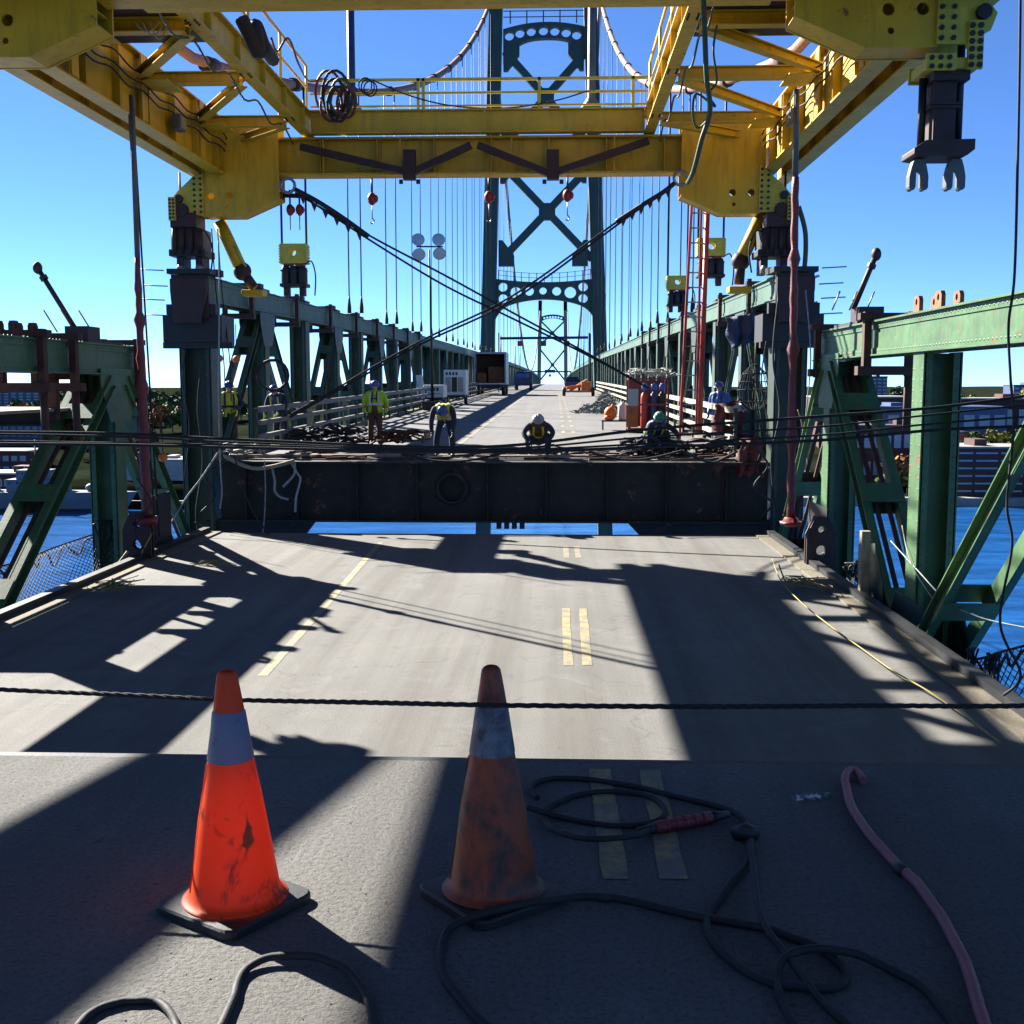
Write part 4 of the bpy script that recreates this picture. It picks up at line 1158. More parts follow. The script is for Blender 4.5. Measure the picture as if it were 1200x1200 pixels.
rope('loop_hose', 'dark green hose loop bulging beside the right lifting jack', 'hose', [P(936, 242, 29), P(944, 275, 29), P(942, 320, 29), P(934, 345, 29)], .06, M['hose_green'])
rope('tag_line', 'pale green rope hanging down in front of the left strongback post', 'rope', [P(256, 282, 27), P(257, 360, 27), P(256, 460, 27), P(258, 540, 27), P(260, 575, 27), P(258, 596, 27)], .018, M['pale_cord'])
rope('tag_line', 'pale green rope slanting down left from the rope knot at the floor beam', 'rope', [P(257, 528, 26.8), P(236, 560, 26.5), P(214, 590, 26.2), P(178, 652, 25.5)], .022, M['pale_cord'])
rope('tag_line', 'thin dark rope drooping across the floor beam onto the lowered deck', 'rope', [P(275, 535, 27), P(284, 570, 26.7), P(300, 605, 26.3), P(322, 636, 26)], .018, M['rope'])
rope('tag_line', 'thin line falling straight over the dark floor beam near its left end', 'rope', [P(310, 540, 27.5), P(311, 580, 27.5), P(308, 625, 27), P(301, 648, 26)], .014, M['pale_cord'])
for i, dx in enumerate((0, 7)):
    rope('pump_line', ('left' if i == 0 else 'right') + ' thin black line hanging from the left lifting jack to the workers', 'line', [P(248 + dx, 268, 28.4), P(253 + dx, 340, 28.3), P(262 + dx, 420, 28.2), P(264 + dx, 470, 28.2)], .015, M['hose_black'], 'thin black lines at the left jack')
MB_ = [(385, 108, 1.0), (392, 114, .85), (398, 120, .7), (388, 122, .8)]
hc = thing('hose_coil', 'coil of dark red and black hoses hung on the left corner of the gantry walkway', 'hose coil', P(395, 115, Y2 - .5))
for i, (px, py, k) in enumerate(MB_ * 2):
    c = P(px + (i // 4) * 8, py, Y2 - .45 - .08 * i)
    MB().tube([c + V((.33 * k * math.cos(a * .35), .05 * math.sin(a), .5 * k * math.sin(a * .35) )) for a in range(18)], .035, 6, closed=True).build('loop', (M['red_wrap'], M['hose_black'], M['hose_green'])[i % 3], hc)
hc = thing('hose_coil', 'small coil of black wire hung on the walkway railing', 'hose coil', P(428, 100, Y2 - .4))
for i in range(3):
    c = P(428 + i * 3, 100 + i * 2, Y2 - .4 - .04 * i)
    MB().tube([c + V((.16 * math.cos(a * .4), 0, .18 * math.sin(a * .4))) for a in range(16)], .018, 6, closed=True).build('loop', M['hose_black'], hc)
rope('loose_cable', 'thin black cable swagged along the gantry walkway railing', 'cable', [P(437, 94, yr - .08), P(480, 112, yr - .08), P(530, 124, yr - .08), P(590, 127, yr - .08), P(650, 118, yr - .08), P(690, 106, yr - .08)], .018, M['hose_black'])
for k, (px, py) in enumerate(((325, 25), (330, 60))):
    pass
rope('draped_hose', 'bundle of dark hoses draped over the left inner girder railing', 'hose', [P(283, 22, 20), P(292, 40, 20), P(303, 62, 20), P(300, 30, 20.2), P(310, 55, 20.4), P(320, 70, 22)], .12, M['hose_black'])
rope('loose_cable', 'dark red cable looping along the left gantry handrail to the coil', 'cable', [P(318, 45, 21), P(325, 60, 22), P(338, 45, 22), P(350, 75, 25), P(362, 95, 28.5), P(378, 92, 29)], .022, M['red_wrap'])

for k, (a, b) in enumerate((((-8.3, 22.75, 7.14), (-8.12, 22.9, -1.2)), ((-8.38, 23.2, 7.14), (-8.22, 23.4, -1.2)))):  # two cords added to cast parallel shadow lines on the lowered deck
    rope('added_shadow_cord', ('nearer' if k == 0 else 'farther') + ' thin dark cord added for its line shadow, from the left main girder down to the lowered deck', 'cord', sag(a, b, .12, 6), .02, M['rope'], 'added shadow cords')

# service cables, boxes and lamps on the gantry
for s, xo, xi in ((-1, -8.75, -6.22), (1, 5.55, 2.26)):
    for k in range(3):
        x = xo - s * (.50 + .03 * k); pts = []
        for i in range(18): y = 15 + i * .85; pts.append(V((x, y, 7.75 + .16 * k - (.10 if i % 2 else 0) + random.uniform(-.03, .03))))
        MB().tube(smoothpath(pts, 3), .018, 5).build('service_cable', M['hose_black'], ga)
    for y in (19.0, 25.4):
        jb = MB().box((min(xo - s * .48, xo - s * .66), y - .2, 7.4), (max(xo - s * .48, xo - s * .66), y + .2, 7.72)).build('junction_box', M['hanger'], ga, bevel=.015)
        MB().box((min(xo - s * .661, xo - s * .675), y - .16, 7.44), (max(xo - s * .661, xo - s * .675), y + .16, 7.68)).build('lid', M['steel'], jb)
    pts = [V((xi + s * .2, 16.5 + i * 1.1, 8.0 - (.25 if i % 2 else .02))) for i in range(12)]
    MB().tube(smoothpath(pts, 4), .022, 5).build('service_cable', M['hose_green'], ga)
    for k in range(5):                         # flange bolts where members meet
        y = (16.0, 20.2, 23.6, 27.4, 29.9)[k]; m = MB()
        for dx in (-.08, .08):
            for dy in (-.12, 0, .12): m.disc((xi + dx, y + dy, 8.066), (0, 0, 1), .022, .03, 6)
        m.build('bolts', M['dark'], ga, kind='stuff')
for px in (380, 470, 600, 720):
    x = P(px, 100, Y2).x; MB().box((x - .02, Y2 - .29, 7.18), (x + .02, Y2 - .26, 7.98)).build('web_seam', YEL, ga)
for k in range(3): MB().tube(sag(P(158 + 9 * k, 26, 18.5), P(186 + 5 * k, 26, 18.7), .14 + .06 * k, 10), .011, 5).build('slack_cord', M['pale_cord'], ga)
# ropes and clutter round both strongbacks
for i, (pts, mt, lab) in enumerate((([(236, 430), (232, 480), (238, 540), (230, 600), (236, 640)], 'hose_black', 'black hose hanging down the left strongback post'), ([(218, 405), (214, 450), (222, 500), (216, 560)], 'rope', 'dark rope hanging on the outer side of the left strongback post'),
        ([(246, 520), (262, 540), (240, 556), (252, 580), (236, 600)], 'hose_black', 'kinked hose loop at the left end of the floor beam'), ([(228, 612), (246, 622), (262, 636), (250, 648)], 'rope', 'dark rope end lying at the far left corner of the lowered deck'),
        ([(935, 480), (941, 505), (936, 530), (942, 560), (934, 600)], 'yellow_cord', 'frayed yellow cord hanging beside the right suspension rod'), ([(912, 350), (906, 420), (914, 480), (904, 540), (910, 600)], 'hose_black', 'black hose hanging down the right strongback post'),
        ([(898, 400), (892, 450), (900, 500), (888, 540)], 'rope', 'dark rope hanging inside the right strongback post'), ([(944, 340), (950, 420), (944, 500), (948, 580), (940, 640)], 'pale_cord', 'thin pale line hanging outside the right suspension rod'),
        ([(880, 520), (900, 545), (884, 570), (905, 590), (890, 606)], 'hose_black', 'kinked hose loop at the right end of the floor beam'), ([(160, 560), (176, 590), (158, 620), (174, 650)], 'rope', 'dark rope twisted round the left suspension rod socket'))):
    rope('hanging_rope', lab, 'rope', [P(a, b, 27.3 if 200 < a else 21.9) for a, b in pts], .026 if mt == 'hose_black' else .015, M[mt])
# ------------------------------------------------------------------ foreground: cones, cables, hose
def cone(px, py, rot, lab, mats, tilt=0):
    c = G(px, py, 0); c.z = .004
    co = thing('traffic_cone', lab, 'traffic cone', c, 'traffic cones on the near deck')
    H = .90
    q = Quaternion((0, 1, 0), tilt)
    def rad(z): return .168 - (.168 - .036) * ((z - .045) / (H - .045))
    prof = [(.196, .040), (.190, .046), (.178, .050), (rad(.07), .075)] + [(rad(z), z) for z in (.15, .25, .35, .45, .57)]
    MB().lathe(prof + [(rad(.579), .579)], c, 48, q).build('cone_body', mats[0], co)
    MB().lathe([(rad(.580) + .0035, .572), (rad(.585) + .0035, .582), (rad(.68) + .003, .68), (rad(.745) + .003, .748), (rad(.75), .752)], c, 48, q).build('reflective_collar', mats[1], co)
    MB().lathe([(rad(.745), .745), (rad(.80), .80), (rad(.87), .87), (rad(.885) - .001, .888), (rad(.89) - .006, .896), (.026, H), (.024, .86)], c, 48, q).build('cone_tip', mats[2], co)
    for ob in co.children:
        for v in ob.data.vertices:
            p = v.co; a = math.atan2(p.y, p.x); k = (math.sin(a * 3 + p.z * 9 + rot) * .0016 + math.sin(a * 2 - p.z * 14) * .0014 + math.sin(p.z * 5 + rot) * .003) * min(1, p.z * 5)
            p.x += math.cos(a) * k + math.sin(p.z * 4 + rot) * .004; p.y += math.sin(a) * k
    sm = MB().tube([c + V((rad(z) * math.cos(rot + 2.6) * 1.0, rad(z) * math.sin(rot + 2.6), z)) for z in (.08, .25, .45, .56)], .0022, 5); sm.build('mould_seam', mats[0], co)
    b = MB(); s, ch, n = .215, .055, 8
    ring = []
    for cx, cy, a0 in ((1, 1, 0), (-1, 1, 90), (-1, -1, 180), (1, -1, 270)):
        for k in range(5): a = R(a0 + k * 22.5); ring.append((cx * (s - ch) + ch * math.cos(a), cy * (s - ch) + ch * math.sin(a)))
    m_ = Matrix.Rotation(rot, 3, 'Z'); N = len(ring)
    lv = [(1.0, 0), (1.0, .026), (.97, .034), (.60, .040), (.40, .040), (.40, .0)]
    for k, z in lv: b.v += [c + m_ @ V((x * k, y * k, z)) for x, y in ring]
    for j in range(len(lv) - 1):
        for k in range(N): b.f.append((j * N + k, j * N + (k + 1) % N, (j + 1) * N + (k + 1) % N, (j + 1) * N + k)); b.sm.append(False)
    b.build('base', M['black'], co)
    return co
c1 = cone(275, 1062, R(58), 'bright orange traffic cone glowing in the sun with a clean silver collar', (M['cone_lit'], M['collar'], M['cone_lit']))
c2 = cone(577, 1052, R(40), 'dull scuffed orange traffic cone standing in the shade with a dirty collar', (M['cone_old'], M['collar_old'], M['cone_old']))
# torn patch with black scuffs on the bright cone
o = V(c1.location)
def cone_patch(a, z, pts, mat, name, lift):
    b = MB(); H = .90
    for du, dz in pts:
        zz = z + dz; r = .168 - .132 * ((zz - .045) / .855) + lift; an = a + du / r
        b.v.append(o + V((r * math.cos(an), r * math.sin(an), zz)))
    b.f.append(tuple(range(len(pts)))); b.sm.append(False)
    b.build(name, mat, c1)
cone_patch(R(-52), .30, [(-.024, -.02), (-.006, -.03), (-.012, -.075), (.004, -.032), (.018, -.022), (.03, -.008), (.022, .012), (.024, .04), (.012, .06), (.010, .10), (.004, .055), (-.006, .03), (-.014, .018), (-.012, .0)], M['black'], 'scuff_mark', .002)
cone_patch(R(-52), .305, [(-.013, -.020), (.014, -.018), (.016, .012), (.0, .020), (-.014, .012)], M['cone_lit'], 'torn_flap', .005)

def ground_line(name, lab, cat, px, r, mat, k=8, n=8, group=None, zs=None):
    pts = [G(a, b, r * 1.0 + (zs[i] if zs else 0)) for i, (a, b) in enumerate(px)]
    return rope(name, lab, cat, pts, r, mat, group, n, k, wob=.0025)
HB = M['hose_black']
ground_line('welding_cable', 'black welding cable coiled on the near deck behind the shaded cone', 'cable',
            [(630, 935), (622, 922), (650, 912), (720, 917), (800, 935), (860, 952), (876, 972), (878, 990)], .0135, HB)
ground_line('cable_loop', 'flattened loop of black cable lying over the yellow lane dashes', 'cable',
            [(617, 946), (660, 958), (720, 968), (770, 962), (778, 945), (745, 930), (690, 929), (645, 945), (640, 965), (680, 982), (740, 980), (772, 969)], .013, HB, zs=[.03, 0, 0, 0, 0, 0, .0, 0, 0, .03, .03, 0])
ground_line('power_cable', 'long black cable curving over the near deck past the shaded cone base', 'cable',
            [(600, 1230), (548, 1180), (517, 1135), (525, 1090), (570, 1070), (650, 1054), (720, 1052), (790, 1068), (860, 1082), (905, 1090), (960, 1112), (990, 1140), (970, 1158), (900, 1150), (850, 1120), (828, 1085), (848, 1045), (874, 1015), (880, 985)], .0145, HB, zs=[0, 0, 0, .0, .042, .02, 0, 0, 0, .0, 0, 0, 0, 0, 0, .0, 0, 0, 0])
ground_line('power_cable', 'black cable crossing the lower right of the near deck in an open loop', 'cable',
            [(880, 985), (885, 1030), (895, 1080), (930, 1130), (960, 1170), (1010, 1215)], .013, HB, zs=[.02, .03, .035, .02, 0, 0])
ground_line('power_cable', 'black cable looping towards the lower right corner of the deck', 'cable',
            [(940, 1215), (912, 1160), (918, 1125), (950, 1112), (1000, 1117), (1050, 1140), (1090, 1165), (1125, 1215)], .0145, HB, zs=[0, 0, .02, .036, .02, 0, 0, 0])
ground_line('power_cable', 'black cable arching past the foot of the sunlit cone', 'cable',
            [(252, 1215), (272, 1172), (285, 1140), (315, 1122), (365, 1121), (405, 1135), (430, 1170), (438, 1215)], .0135, HB, zs=[0, 0, .0, .012, .02, .01, 0, 0])
ground_line('power_cable', 'black cable curving in at the lower left corner of the deck', 'cable',
            [(80, 1215), (110, 1185), (150, 1173), (190, 1177), (214, 1215)], .013, HB)
ground_line('air_hose', 'fat faded red air hose snaking along the right of the near deck', 'hose',
            [(1012, 915), (1002, 903), (993, 907), (992, 925), (1005, 958), (1040, 1002), (1075, 1035), (1100, 1070), (1122, 1110), (1140, 1155), (1158, 1215)], .021, M['hose_pink'], zs=[0, .01, .01, 0, 0, 0, 0, 0, 0, 0, 0], n=12)
# bands of tape and a coupling on the lines
def band(px, py, qx, qy, r, lab, mat):
    a, b = G(px, py, r), G(qx, qy, r)
    tag(MB().tube([a, a.lerp(b, .1), a.lerp(b, .5), a.lerp(b, .9), b], [r * .95, r * 1.22, r * 1.3, r * 1.22, r * .95], 10).build('tape_band', mat, loc=a), lab, 'tape')
band(700, 1051.5, 716, 1052, .0145, 'band of black tape round the long cable beside the shaded cone', M['black'])
band(1052, 1016, 1060, 1023, .021, 'dark clamp round the faded red hose at its bend', M['dark'])
# plug on the welding cable
cn = thing('cable_connector', 'red cable connector lying on the yellow lane dash', 'connector', G(800, 966, 0))
a, b = G(769, 970, .03), G(833, 958, .03)
d = (b - a).normalized()
m = MB().tube([a - d * .01, a, b, b + d * .008], [.020, .028, .028, .02], 12)
for k in range(5): m.tube([a + (b - a) * (.15 + k * .17), a + (b - a) * (.19 + k * .17)], .031, 12)
m.build('sleeve', M['red_wrap'], cn)
MB().tube([b + d * .009, b + d * .03, b + d * .10], [.027, .024, .015], 10).build('boot', M['black'], cn)
MB().tube([a - d * .10, a - d * .03, a - d * .011], [.015, .022, .024], 10).build('boot', M['black'], cn)
MB().cbox((a + b) / 2 + V((-.06, -.030, .004)), (.06, .004, .012)).build('label_plate', M['white'], cn)
# rubber ferrule where three cables meet
p = G(876, 986, 0)
m = MB().tube([p + V((-.05, .03, .02)), p + V((-.01, .0, .045)), p + V((.04, .01, .03))], [.03, .038, .03], 10); tag(m.build('cable_strap', M['black'], loc=p), 'black rubber strap binding three cables on the near deck', 'strap')
# crumpled film and a bottle cap
p = G(946, 937, 0); m = MB()
for i in range(26):
    c = p + V((random.gauss(0, .035), random.gauss(0, .02), .006 + random.random() * .012)); s = .008 + random.random() * .014; a = random.random() * 6.3
    m.add([c, c + V((math.cos(a) * s, math.sin(a) * s, .004)), c + V((math.cos(a + 1) * s, math.sin(a + 1) * s, .012)), c + V((math.cos(a + 2) * s * .8, math.sin(a + 2) * s * .8, .002))], [(0, 1, 2), (0, 2, 3)])
tag(m.build('plastic_scrap', M['glassy'] if 'glassy' in M else M['white'], loc=p), 'crumpled scrap of clear film lying on the shaded deck', 'litter')
p = G(970, 933, 0)
tag(MB().lathe([(0, .016), (.011, .016), (.0145, .012), (.0155, 0)], p, 16).build('bottle_cap', M['teal'], loc=p), 'small green bottle cap lying beside the crumpled film', 'bottle cap')
# scattered grit on the near deck
m = MB()
for i in range(900):
    x, y = random.uniform(-2.6, 3.2), random.uniform(2.9, 5.75); s = random.uniform(.002, .006); a = random.random() * 6
    m.add([V((x + s * math.cos(a + k * 2.1), y + s * math.sin(a + k * 2.1), .0)) for k in range(3)] + [V((x, y, s * .9))], [(0, 1, 3), (1, 2, 3), (2, 0, 3)])
tag(m.build('grit', M['road_near'], loc=(0, 4, 0), kind='stuff'), 'loose grit scattered over the near deck', 'grit')
# long yellow hose along the right kerb of the segment
rope('yellow_hose', 'thin yellow hose lying along the right kerb of the lowered deck', 'hose', [G(a, b, ZS + .09) for a, b in ((905, 655), (915, 680), (938, 705), (975, 735), (1010, 760), (1045, 785), (1085, 808), (1112, 826), (1140, 846), (1175, 872))], .009, M['yellow_cord'])
for px, py, n, lab in ((942, 686, 14, 'tuft of yellow cord on the right kerb of the lowered deck'), (136, 690, 12, 'tangle of yellow cord at the foot of the left green column'), (243, 665, 6, 'scrap of yellow cord on the lowered deck at its far left corner')):
    c = G(px, py, ZS + .1); m = MB()
    for i in range(n):
        q = [c + V((random.gauss(0, .22), random.gauss(0, .3), random.uniform(0, .14))) for _ in range(4)]
        m.tube(smoothpath(q, 4), .007, 5)
    tag(m.build('cord_tangle', M['yellow_cord'], loc=c), lab, 'cord')
rope('tie_rope', 'pale yellow rope stay slanting from the left column foot up to the red rod', 'rope', [P(108, 697, 21.5), P(130, 672, 21.6), P(150, 646, 21.8)], .03, M['yellow_cord'])
rope('tie_rope', 'thin yellow rope stay beside the left suspension rod socket', 'rope', [P(148, 682, 22), P(165, 650, 22.1), P(178, 625, 22.2)], .016, M['yellow_cord'])
rope('tie_rope', 'pale rope stretched from the timber post across to the green diagonal on the right', 'rope', [P(1044, 634, 18.2), P(1075, 668, 17), P(1110, 705, 16), P(1140, 720, 15), P(1165, 728, 14.5), P(1215, 738, 14)], .009, M['pale_cord'])
rope('tie_rope', 'pale rope running down the right column behind the timber post', 'rope', [P(1057, 616, 18), P(1066, 655, 17.2), P(1085, 690, 16.9), P(1112, 728, 16.5)], .008, M['pale_cord'])
# safety nets: diamond mesh of cord
def net(lab, corners, nu, nv, loc_Y, cat='net', rag=True):
    """corners = pixel quad (tl, tr, br, bl)"""
    c = [P(*q, y) for q, y in corners]
    def pt(u, v):
        p = c[0].lerp(c[1], u).lerp(c[3].lerp(c[2], u), v)
        return p + V((.10 * math.sin(u * 7 + v * 3), .16 * math.sin(u * 5 + v * 4), -.10 * math.sin(u * math.pi) * (1 - v)))
    m = MB()
    for i in range(-nv, nu + 1):
        for sg in (1, -1):
            pts = []
            for j in range(nv + 1):
                u = (i + (j if sg > 0 else nv - j)) / nu
                if 0 <= u <= 1: pts.append(pt(u, j / nv))
            if len(pts) > 1: m.tube(pts, .007, 4)
    root = thing('safety_net', lab, cat, c[3])
    m.build('mesh_cords', M['net'], root, kind='stuff')
    e = MB().tube([pt(i / 24, 0) for i in range(25)], .016, 5).build('border_rope', M['net'], root)
    if rag:
        q = [pt(i / 18, 0) + V((random.uniform(-.05, .05), 0, -.05 - (.34 if i % 3 == 1 else .02) * random.uniform(.4, 1))) for i in range(19)]
        MB().tube(smoothpath(q, 4), .02, 5).build('torn_edge', M['net'], root)
net('torn diamond mesh safety net stretched above the water left of the lowered deck', [((-40, 670), 19), ((108, 625), 21.5), ((112, 700), 20), ((-10, 760), 17.5)], 34, 14, 20)
net('torn black safety net hanging between the two right columns above the water', [((990, 660), 21), ((1026, 645), 19.5), ((1034, 740), 19), ((988, 725), 21)], 12, 14, 20)
net('ragged black safety net drooping outside the right kerb near the lower diagonal', [((1128, 775), 14.4), ((1225, 740), 13.0), ((1225, 900), 12.6), ((1140, 850), 13.6)], 18, 12, 14)
for px, py, Y, lab in ((1165, 765, 13.8, 'bunched black net strand hanging at the far right edge'), (1140, 760, 14.2, 'bunched black net strand hanging left of its twin at the right edge')):
    m = MB()
    for i in range(7):
        q = [P(px + random.gauss(0, 3), py + j * 26, Y) + V((random.gauss(0, .03), random.gauss(0, .03), 0)) for j in range(5)]
        m.tube(smoothpath(q, 3), .014, 5)
    tag(m.build('net_strand', M['net'], loc=P(px, py, Y)), lab, 'net')
net('narrow torn net strip between the left column and the red suspension rod', [((112, 610), 22.6), ((158, 600), 23.6), ((160, 668), 23.4), ((112, 690), 22.4)], 8, 10, 20)
# ------------------------------------------------------------------ workers
def remeshed(mb, voxel, name, mat, parent, smooth_it=2):
    """union of overlapping limbs -> one continuous skin"""
    base = origin(parent)
    me = bpy.data.meshes.new(name + '_tmp')
    me.from_pydata([tuple(p - base) for p in mb.v], [], mb.f); me.update()
    o = bpy.data.objects.new(name + '_tmp', me); COL.objects.link(o)
    r = o.modifiers.new('r', 'REMESH'); r.mode = 'VOXEL'; r.voxel_size = voxel
    if smooth_it:
        sm = o.modifiers.new('s', 'SMOOTH'); sm.factor = .5; sm.iterations = smooth_it
    dg = bpy.context.evaluated_depsgraph_get(); dg.update()
    m2 = bpy.data.meshes.new_from_object(o.evaluated_get(dg)); m2.name = name
    bpy.data.objects.remove(o); bpy.data.meshes.remove(me)
    m2.materials.clear(); m2.materials.append(mat)
    m2.polygons.foreach_set('use_smooth', [True] * len(m2.polygons)); m2.update()
    p = bpy.data.objects.new(name, m2); COL.objects.link(p); p.parent = parent
    return p
def limb(m, pts, rad, n=12):
    q = smoothpath(pts, 4); rr = []
    for i in range(len(pts) - 1):
        for j in range(4): rr.append(rad[i] + (rad[i + 1] - rad[i]) * j / 4)
    rr.append(rad[-1])
    m.tube(q, rr, n)
    for p, r in ((pts[0], rad[0]), (pts[-1], rad[-1])): m.ell(p, (r * .98,) * 3, 10, 6)
def hand(m, wr, d, side, palm, s=1.0):
    """wr wrist, d direction of the fingers, side towards the thumb, palm = palm normal"""
    d = d.normalized(); side = (side - d * side.dot(d)).normalized(); palm = d.cross(side)
    m.ell(wr + d * .05 * s, (.043 * s, .052 * s, .022 * s), 10, 6, Matrix((side, d, palm)).transposed().to_quaternion())
    for k, L in enumerate((.072, .080, .075, .058)):
        b = wr + d * .088 * s + side * (.030 - .020 * k) * s
        p1 = b + d * L * .45 * s + palm * .006 * s; p2 = b + d * L * .8 * s + palm * .022 * s; p3 = b + d * L * .95 * s + palm * .038 * s
        m.tube([b - d * .02 * s, p1, p2, p3], [.0105 * s, .010 * s, .009 * s, .0075 * s], 6)
    b = wr + d * .03 * s + side * .034 * s
    m.tube([b - side * .01 * s, b + side * .022 * s + d * .02 * s, b + side * .028 * s + d * .05 * s + palm * .012 * s], [.013 * s, .012 * s, .009 * s], 6)
def person(lab, loc, rz, J, top, legs, hat, vest=None, stripes=M['reflect'], full_jacket=False, glove=None, gaze=None):
    """J: joints in metres, standing frame: +y = facing, x = the person's left... z up"""
    root = thing('person', lab, 'worker', loc, 'workers on the far deck')
    Q = Matrix.Rotation(rz, 3, 'Z')
    W = lambda p: V(loc) + Q @ (V(p) * 1.06)
    j = {k: W(v) for k, v in J.items()}
    hd = (Q @ V(gaze if gaze else (0, 1, -.15))).normalized()
    up = (j['head'] - j['neck']).normalized()
    hd = (hd - up * hd.dot(up)).normalized(); sd = hd.cross(up)
    qh = Matrix((sd, hd, up)).transposed().to_quaternion()
    H = lambda x, y, z: j['head'] + sd * x + hd * y + up * z
    b = MB()
    b.ell(H(0, -.005, .01), (.076, .097, .112), 16, 12, qh); b.ell(H(0, .03, -.06), (.055, .062, .062), 12, 8, qh)      # skull, jaw
    b.tube([H(0, .092, .02), H(0, .112, -.022), H(0, .092, -.035)], [.010, .016, .010], 6)                             # nose
    b.tube([H(-.03, .082, -.066), H(0, .094, -.064), H(.03, .082, -.066)], .009, 6)                                    # lips
    b.tube([H(-.045, .082, .03), H(0, .098, .026), H(.045, .082, .03)], .010, 6)                                       # brow
    for e in (-1, 1):
        b.ell(H(e * .078, -.005, -.008), (.012, .022, .033), 8, 6, qh); b.ell(H(e * .032, .087, .010), (.014, .010, .010), 8, 6, qh)
    limb(b, [j['neck'] - up * .05, H(0, -.01, -.05)], [.062, .056])
    limb(b, [j['pelvis'], j['waist'], j['chest'], j['neck'] - up * .07], [.14, .125, .14, .07])
    for s in 'lr':
        limb(b, [j['sh' + s], j['el' + s], j['wr' + s]], [.052, .042, .030])
        limb(b, [j['hip' + s], j['kn' + s], j['an' + s]], [.085, .058, .042])
        dd = (j['wr' + s] - j['el' + s]).normalized() * .8 + (Q @ V(J.get('hd' + s, (0, .1, -.3))))
        limb(b, [j['an' + s], j['an' + s] + Q @ V((0, .11, -.05))], [.04, .035])
        hand(b, j['wr' + s], dd, Q @ V((0, 1, .1)) if abs((Q.transposed() @ dd).y) < .8 * dd.length else Q @ V((1 if s == 'r' else -1, 0, 0)), None)
    remeshed(b, .0125, 'body', M['skin'], root, 1)
    if glove:
        for s in 'lr':
            g = MB()
            dd = (j['wr' + s] - j['el' + s]).normalized() * .8 + (Q @ V(J.get('hd' + s, (0, .1, -.3))))
            hand(g, j['wr' + s], dd, Q @ V((0, 1, .1)) if abs((Q.transposed() @ dd).y) < .8 * dd.length else Q @ V((1 if s == 'r' else -1, 0, 0)), None, 1.12)
            g.build('glove', glove, root)
    # trousers, boots
    t = MB(); limb(t, [j['pelvis'], j['waist']], [.168, .15], 14)
    for s in 'lr': limb(t, [j['hip' + s], j['kn' + s], j['an' + s] + (j['kn' + s] - j['an' + s]) * .10], [.112, .085, .082], 14)
    remeshed(t, .02, 'trousers', legs, root)
    for s in 'lr':
        f = Q @ V(J.get('ft' + s, (.0, 1, 0))); f.normalize(); a = j['an' + s]
        bt = MB(); limb(bt, [a + V((0, 0, .13)), a + V((0, 0, -.02))], [.068, .062]); limb(bt, [a - f * .05 + V((0, 0, -.05)), a + f * .10 + V((0, 0, -.052)), a + f * .185 + V((0, 0, -.058))], [.046, .048, .038])
        remeshed(bt, .016, 'boot', M['dark'], root)
    # jacket
    ax = (j['shl'] - j['shr']).normalized()
    k = MB()
    def torso(mm, g):
        pts = [j['pelvis'].lerp(j['waist'], .1), j['waist'], j['chest'], j['chest'].lerp(j['neck'], .62)]
        for o, r in ((-.085, .115), (0, .13), (.085, .115)):
            limb(mm, [p + ax * o * (1.0 if i < 2 else 1.25) for i, p in enumerate(pts)], [r + g, r + g - .008, r + g + .006, .085 + g], 12)
    torso(k, .022)
    for s in 'lr': limb(k, [j['chest'].lerp(j['neck'], .5), j['sh' + s], j['el' + s], j['wr' + s] + (j['el' + s] - j['wr' + s]) * .06], [.09, .083, .068, .056], 12)
    limb(k, [j['chest'].lerp(j['neck'], .7), j['neck'] + up * .01], [.085, .075])
    jk = remeshed(k, .018, 'jacket', top, root)
    fw = ((j['neck'] - j['pelvis']).cross(ax)); fw = fw.normalized() * (1 if fw.dot(Q @ V((0, 1, .0))) > 0 or fw.z < -.5 else -1)
    if vest:
        vb = MB(); torso(vb, .036)
        for s in 'lr': limb(vb, [j['chest'].lerp(j['neck'], .55), j['chest'].lerp(j['neck'], .5).lerp(j['sh' + s], .75)], [.10, .092])
        remeshed(vb, .018, 'vest', vest, root)
    g = .036 if vest else .022
    def ring(c, t_, wid, name, mat):
        t_ = t_.normalized(); a = ax; f = t_.cross(a).normalized(); m = MB(); n = 20
        for e in (-.028, .028):
            for q in range(n):
                an = 2 * math.pi * q / n
                m.v.append(c + t_ * e + a * math.cos(an) * (wid + .10 + g) + f * math.sin(an) * (wid + g + .018))
        for q in range(n): m.f.append((q, (q + 1) % n, n + (q + 1) % n, n + q)); m.sm.append(True)
        m.build(name, mat, root)
    ring(j['waist'].lerp(j['chest'], .18), j['chest'] - j['waist'], .128, 'reflective_stripe', stripes)
    for s in (-1, 1):                                    # braces over the shoulders, front and back
        m = MB()
        for f_ in (1, -1):
            pts = [j['waist'] + ax * s * .115 + fw * f_ * (.128 + g), j['chest'] + ax * s * .12 + fw * f_ * (.142 + g), j['chest'].lerp(j['neck'], .62) + ax * s * .11 + fw * f_ * (.075 + g) + up * .055]
            w_ = ax * .026; p = smoothpath(pts, 4); o = len(m.v)
            for x in p: m.v += [x - w_ + fw * f_ * .012, x + w_ + fw * f_ * .012]
            for i in range(len(p) - 1): m.f.append((o + 2 * i, o + 2 * i + 1, o + 2 * i + 3, o + 2 * i + 2)); m.sm.append(True)
        m.build('reflective_brace', stripes, root)
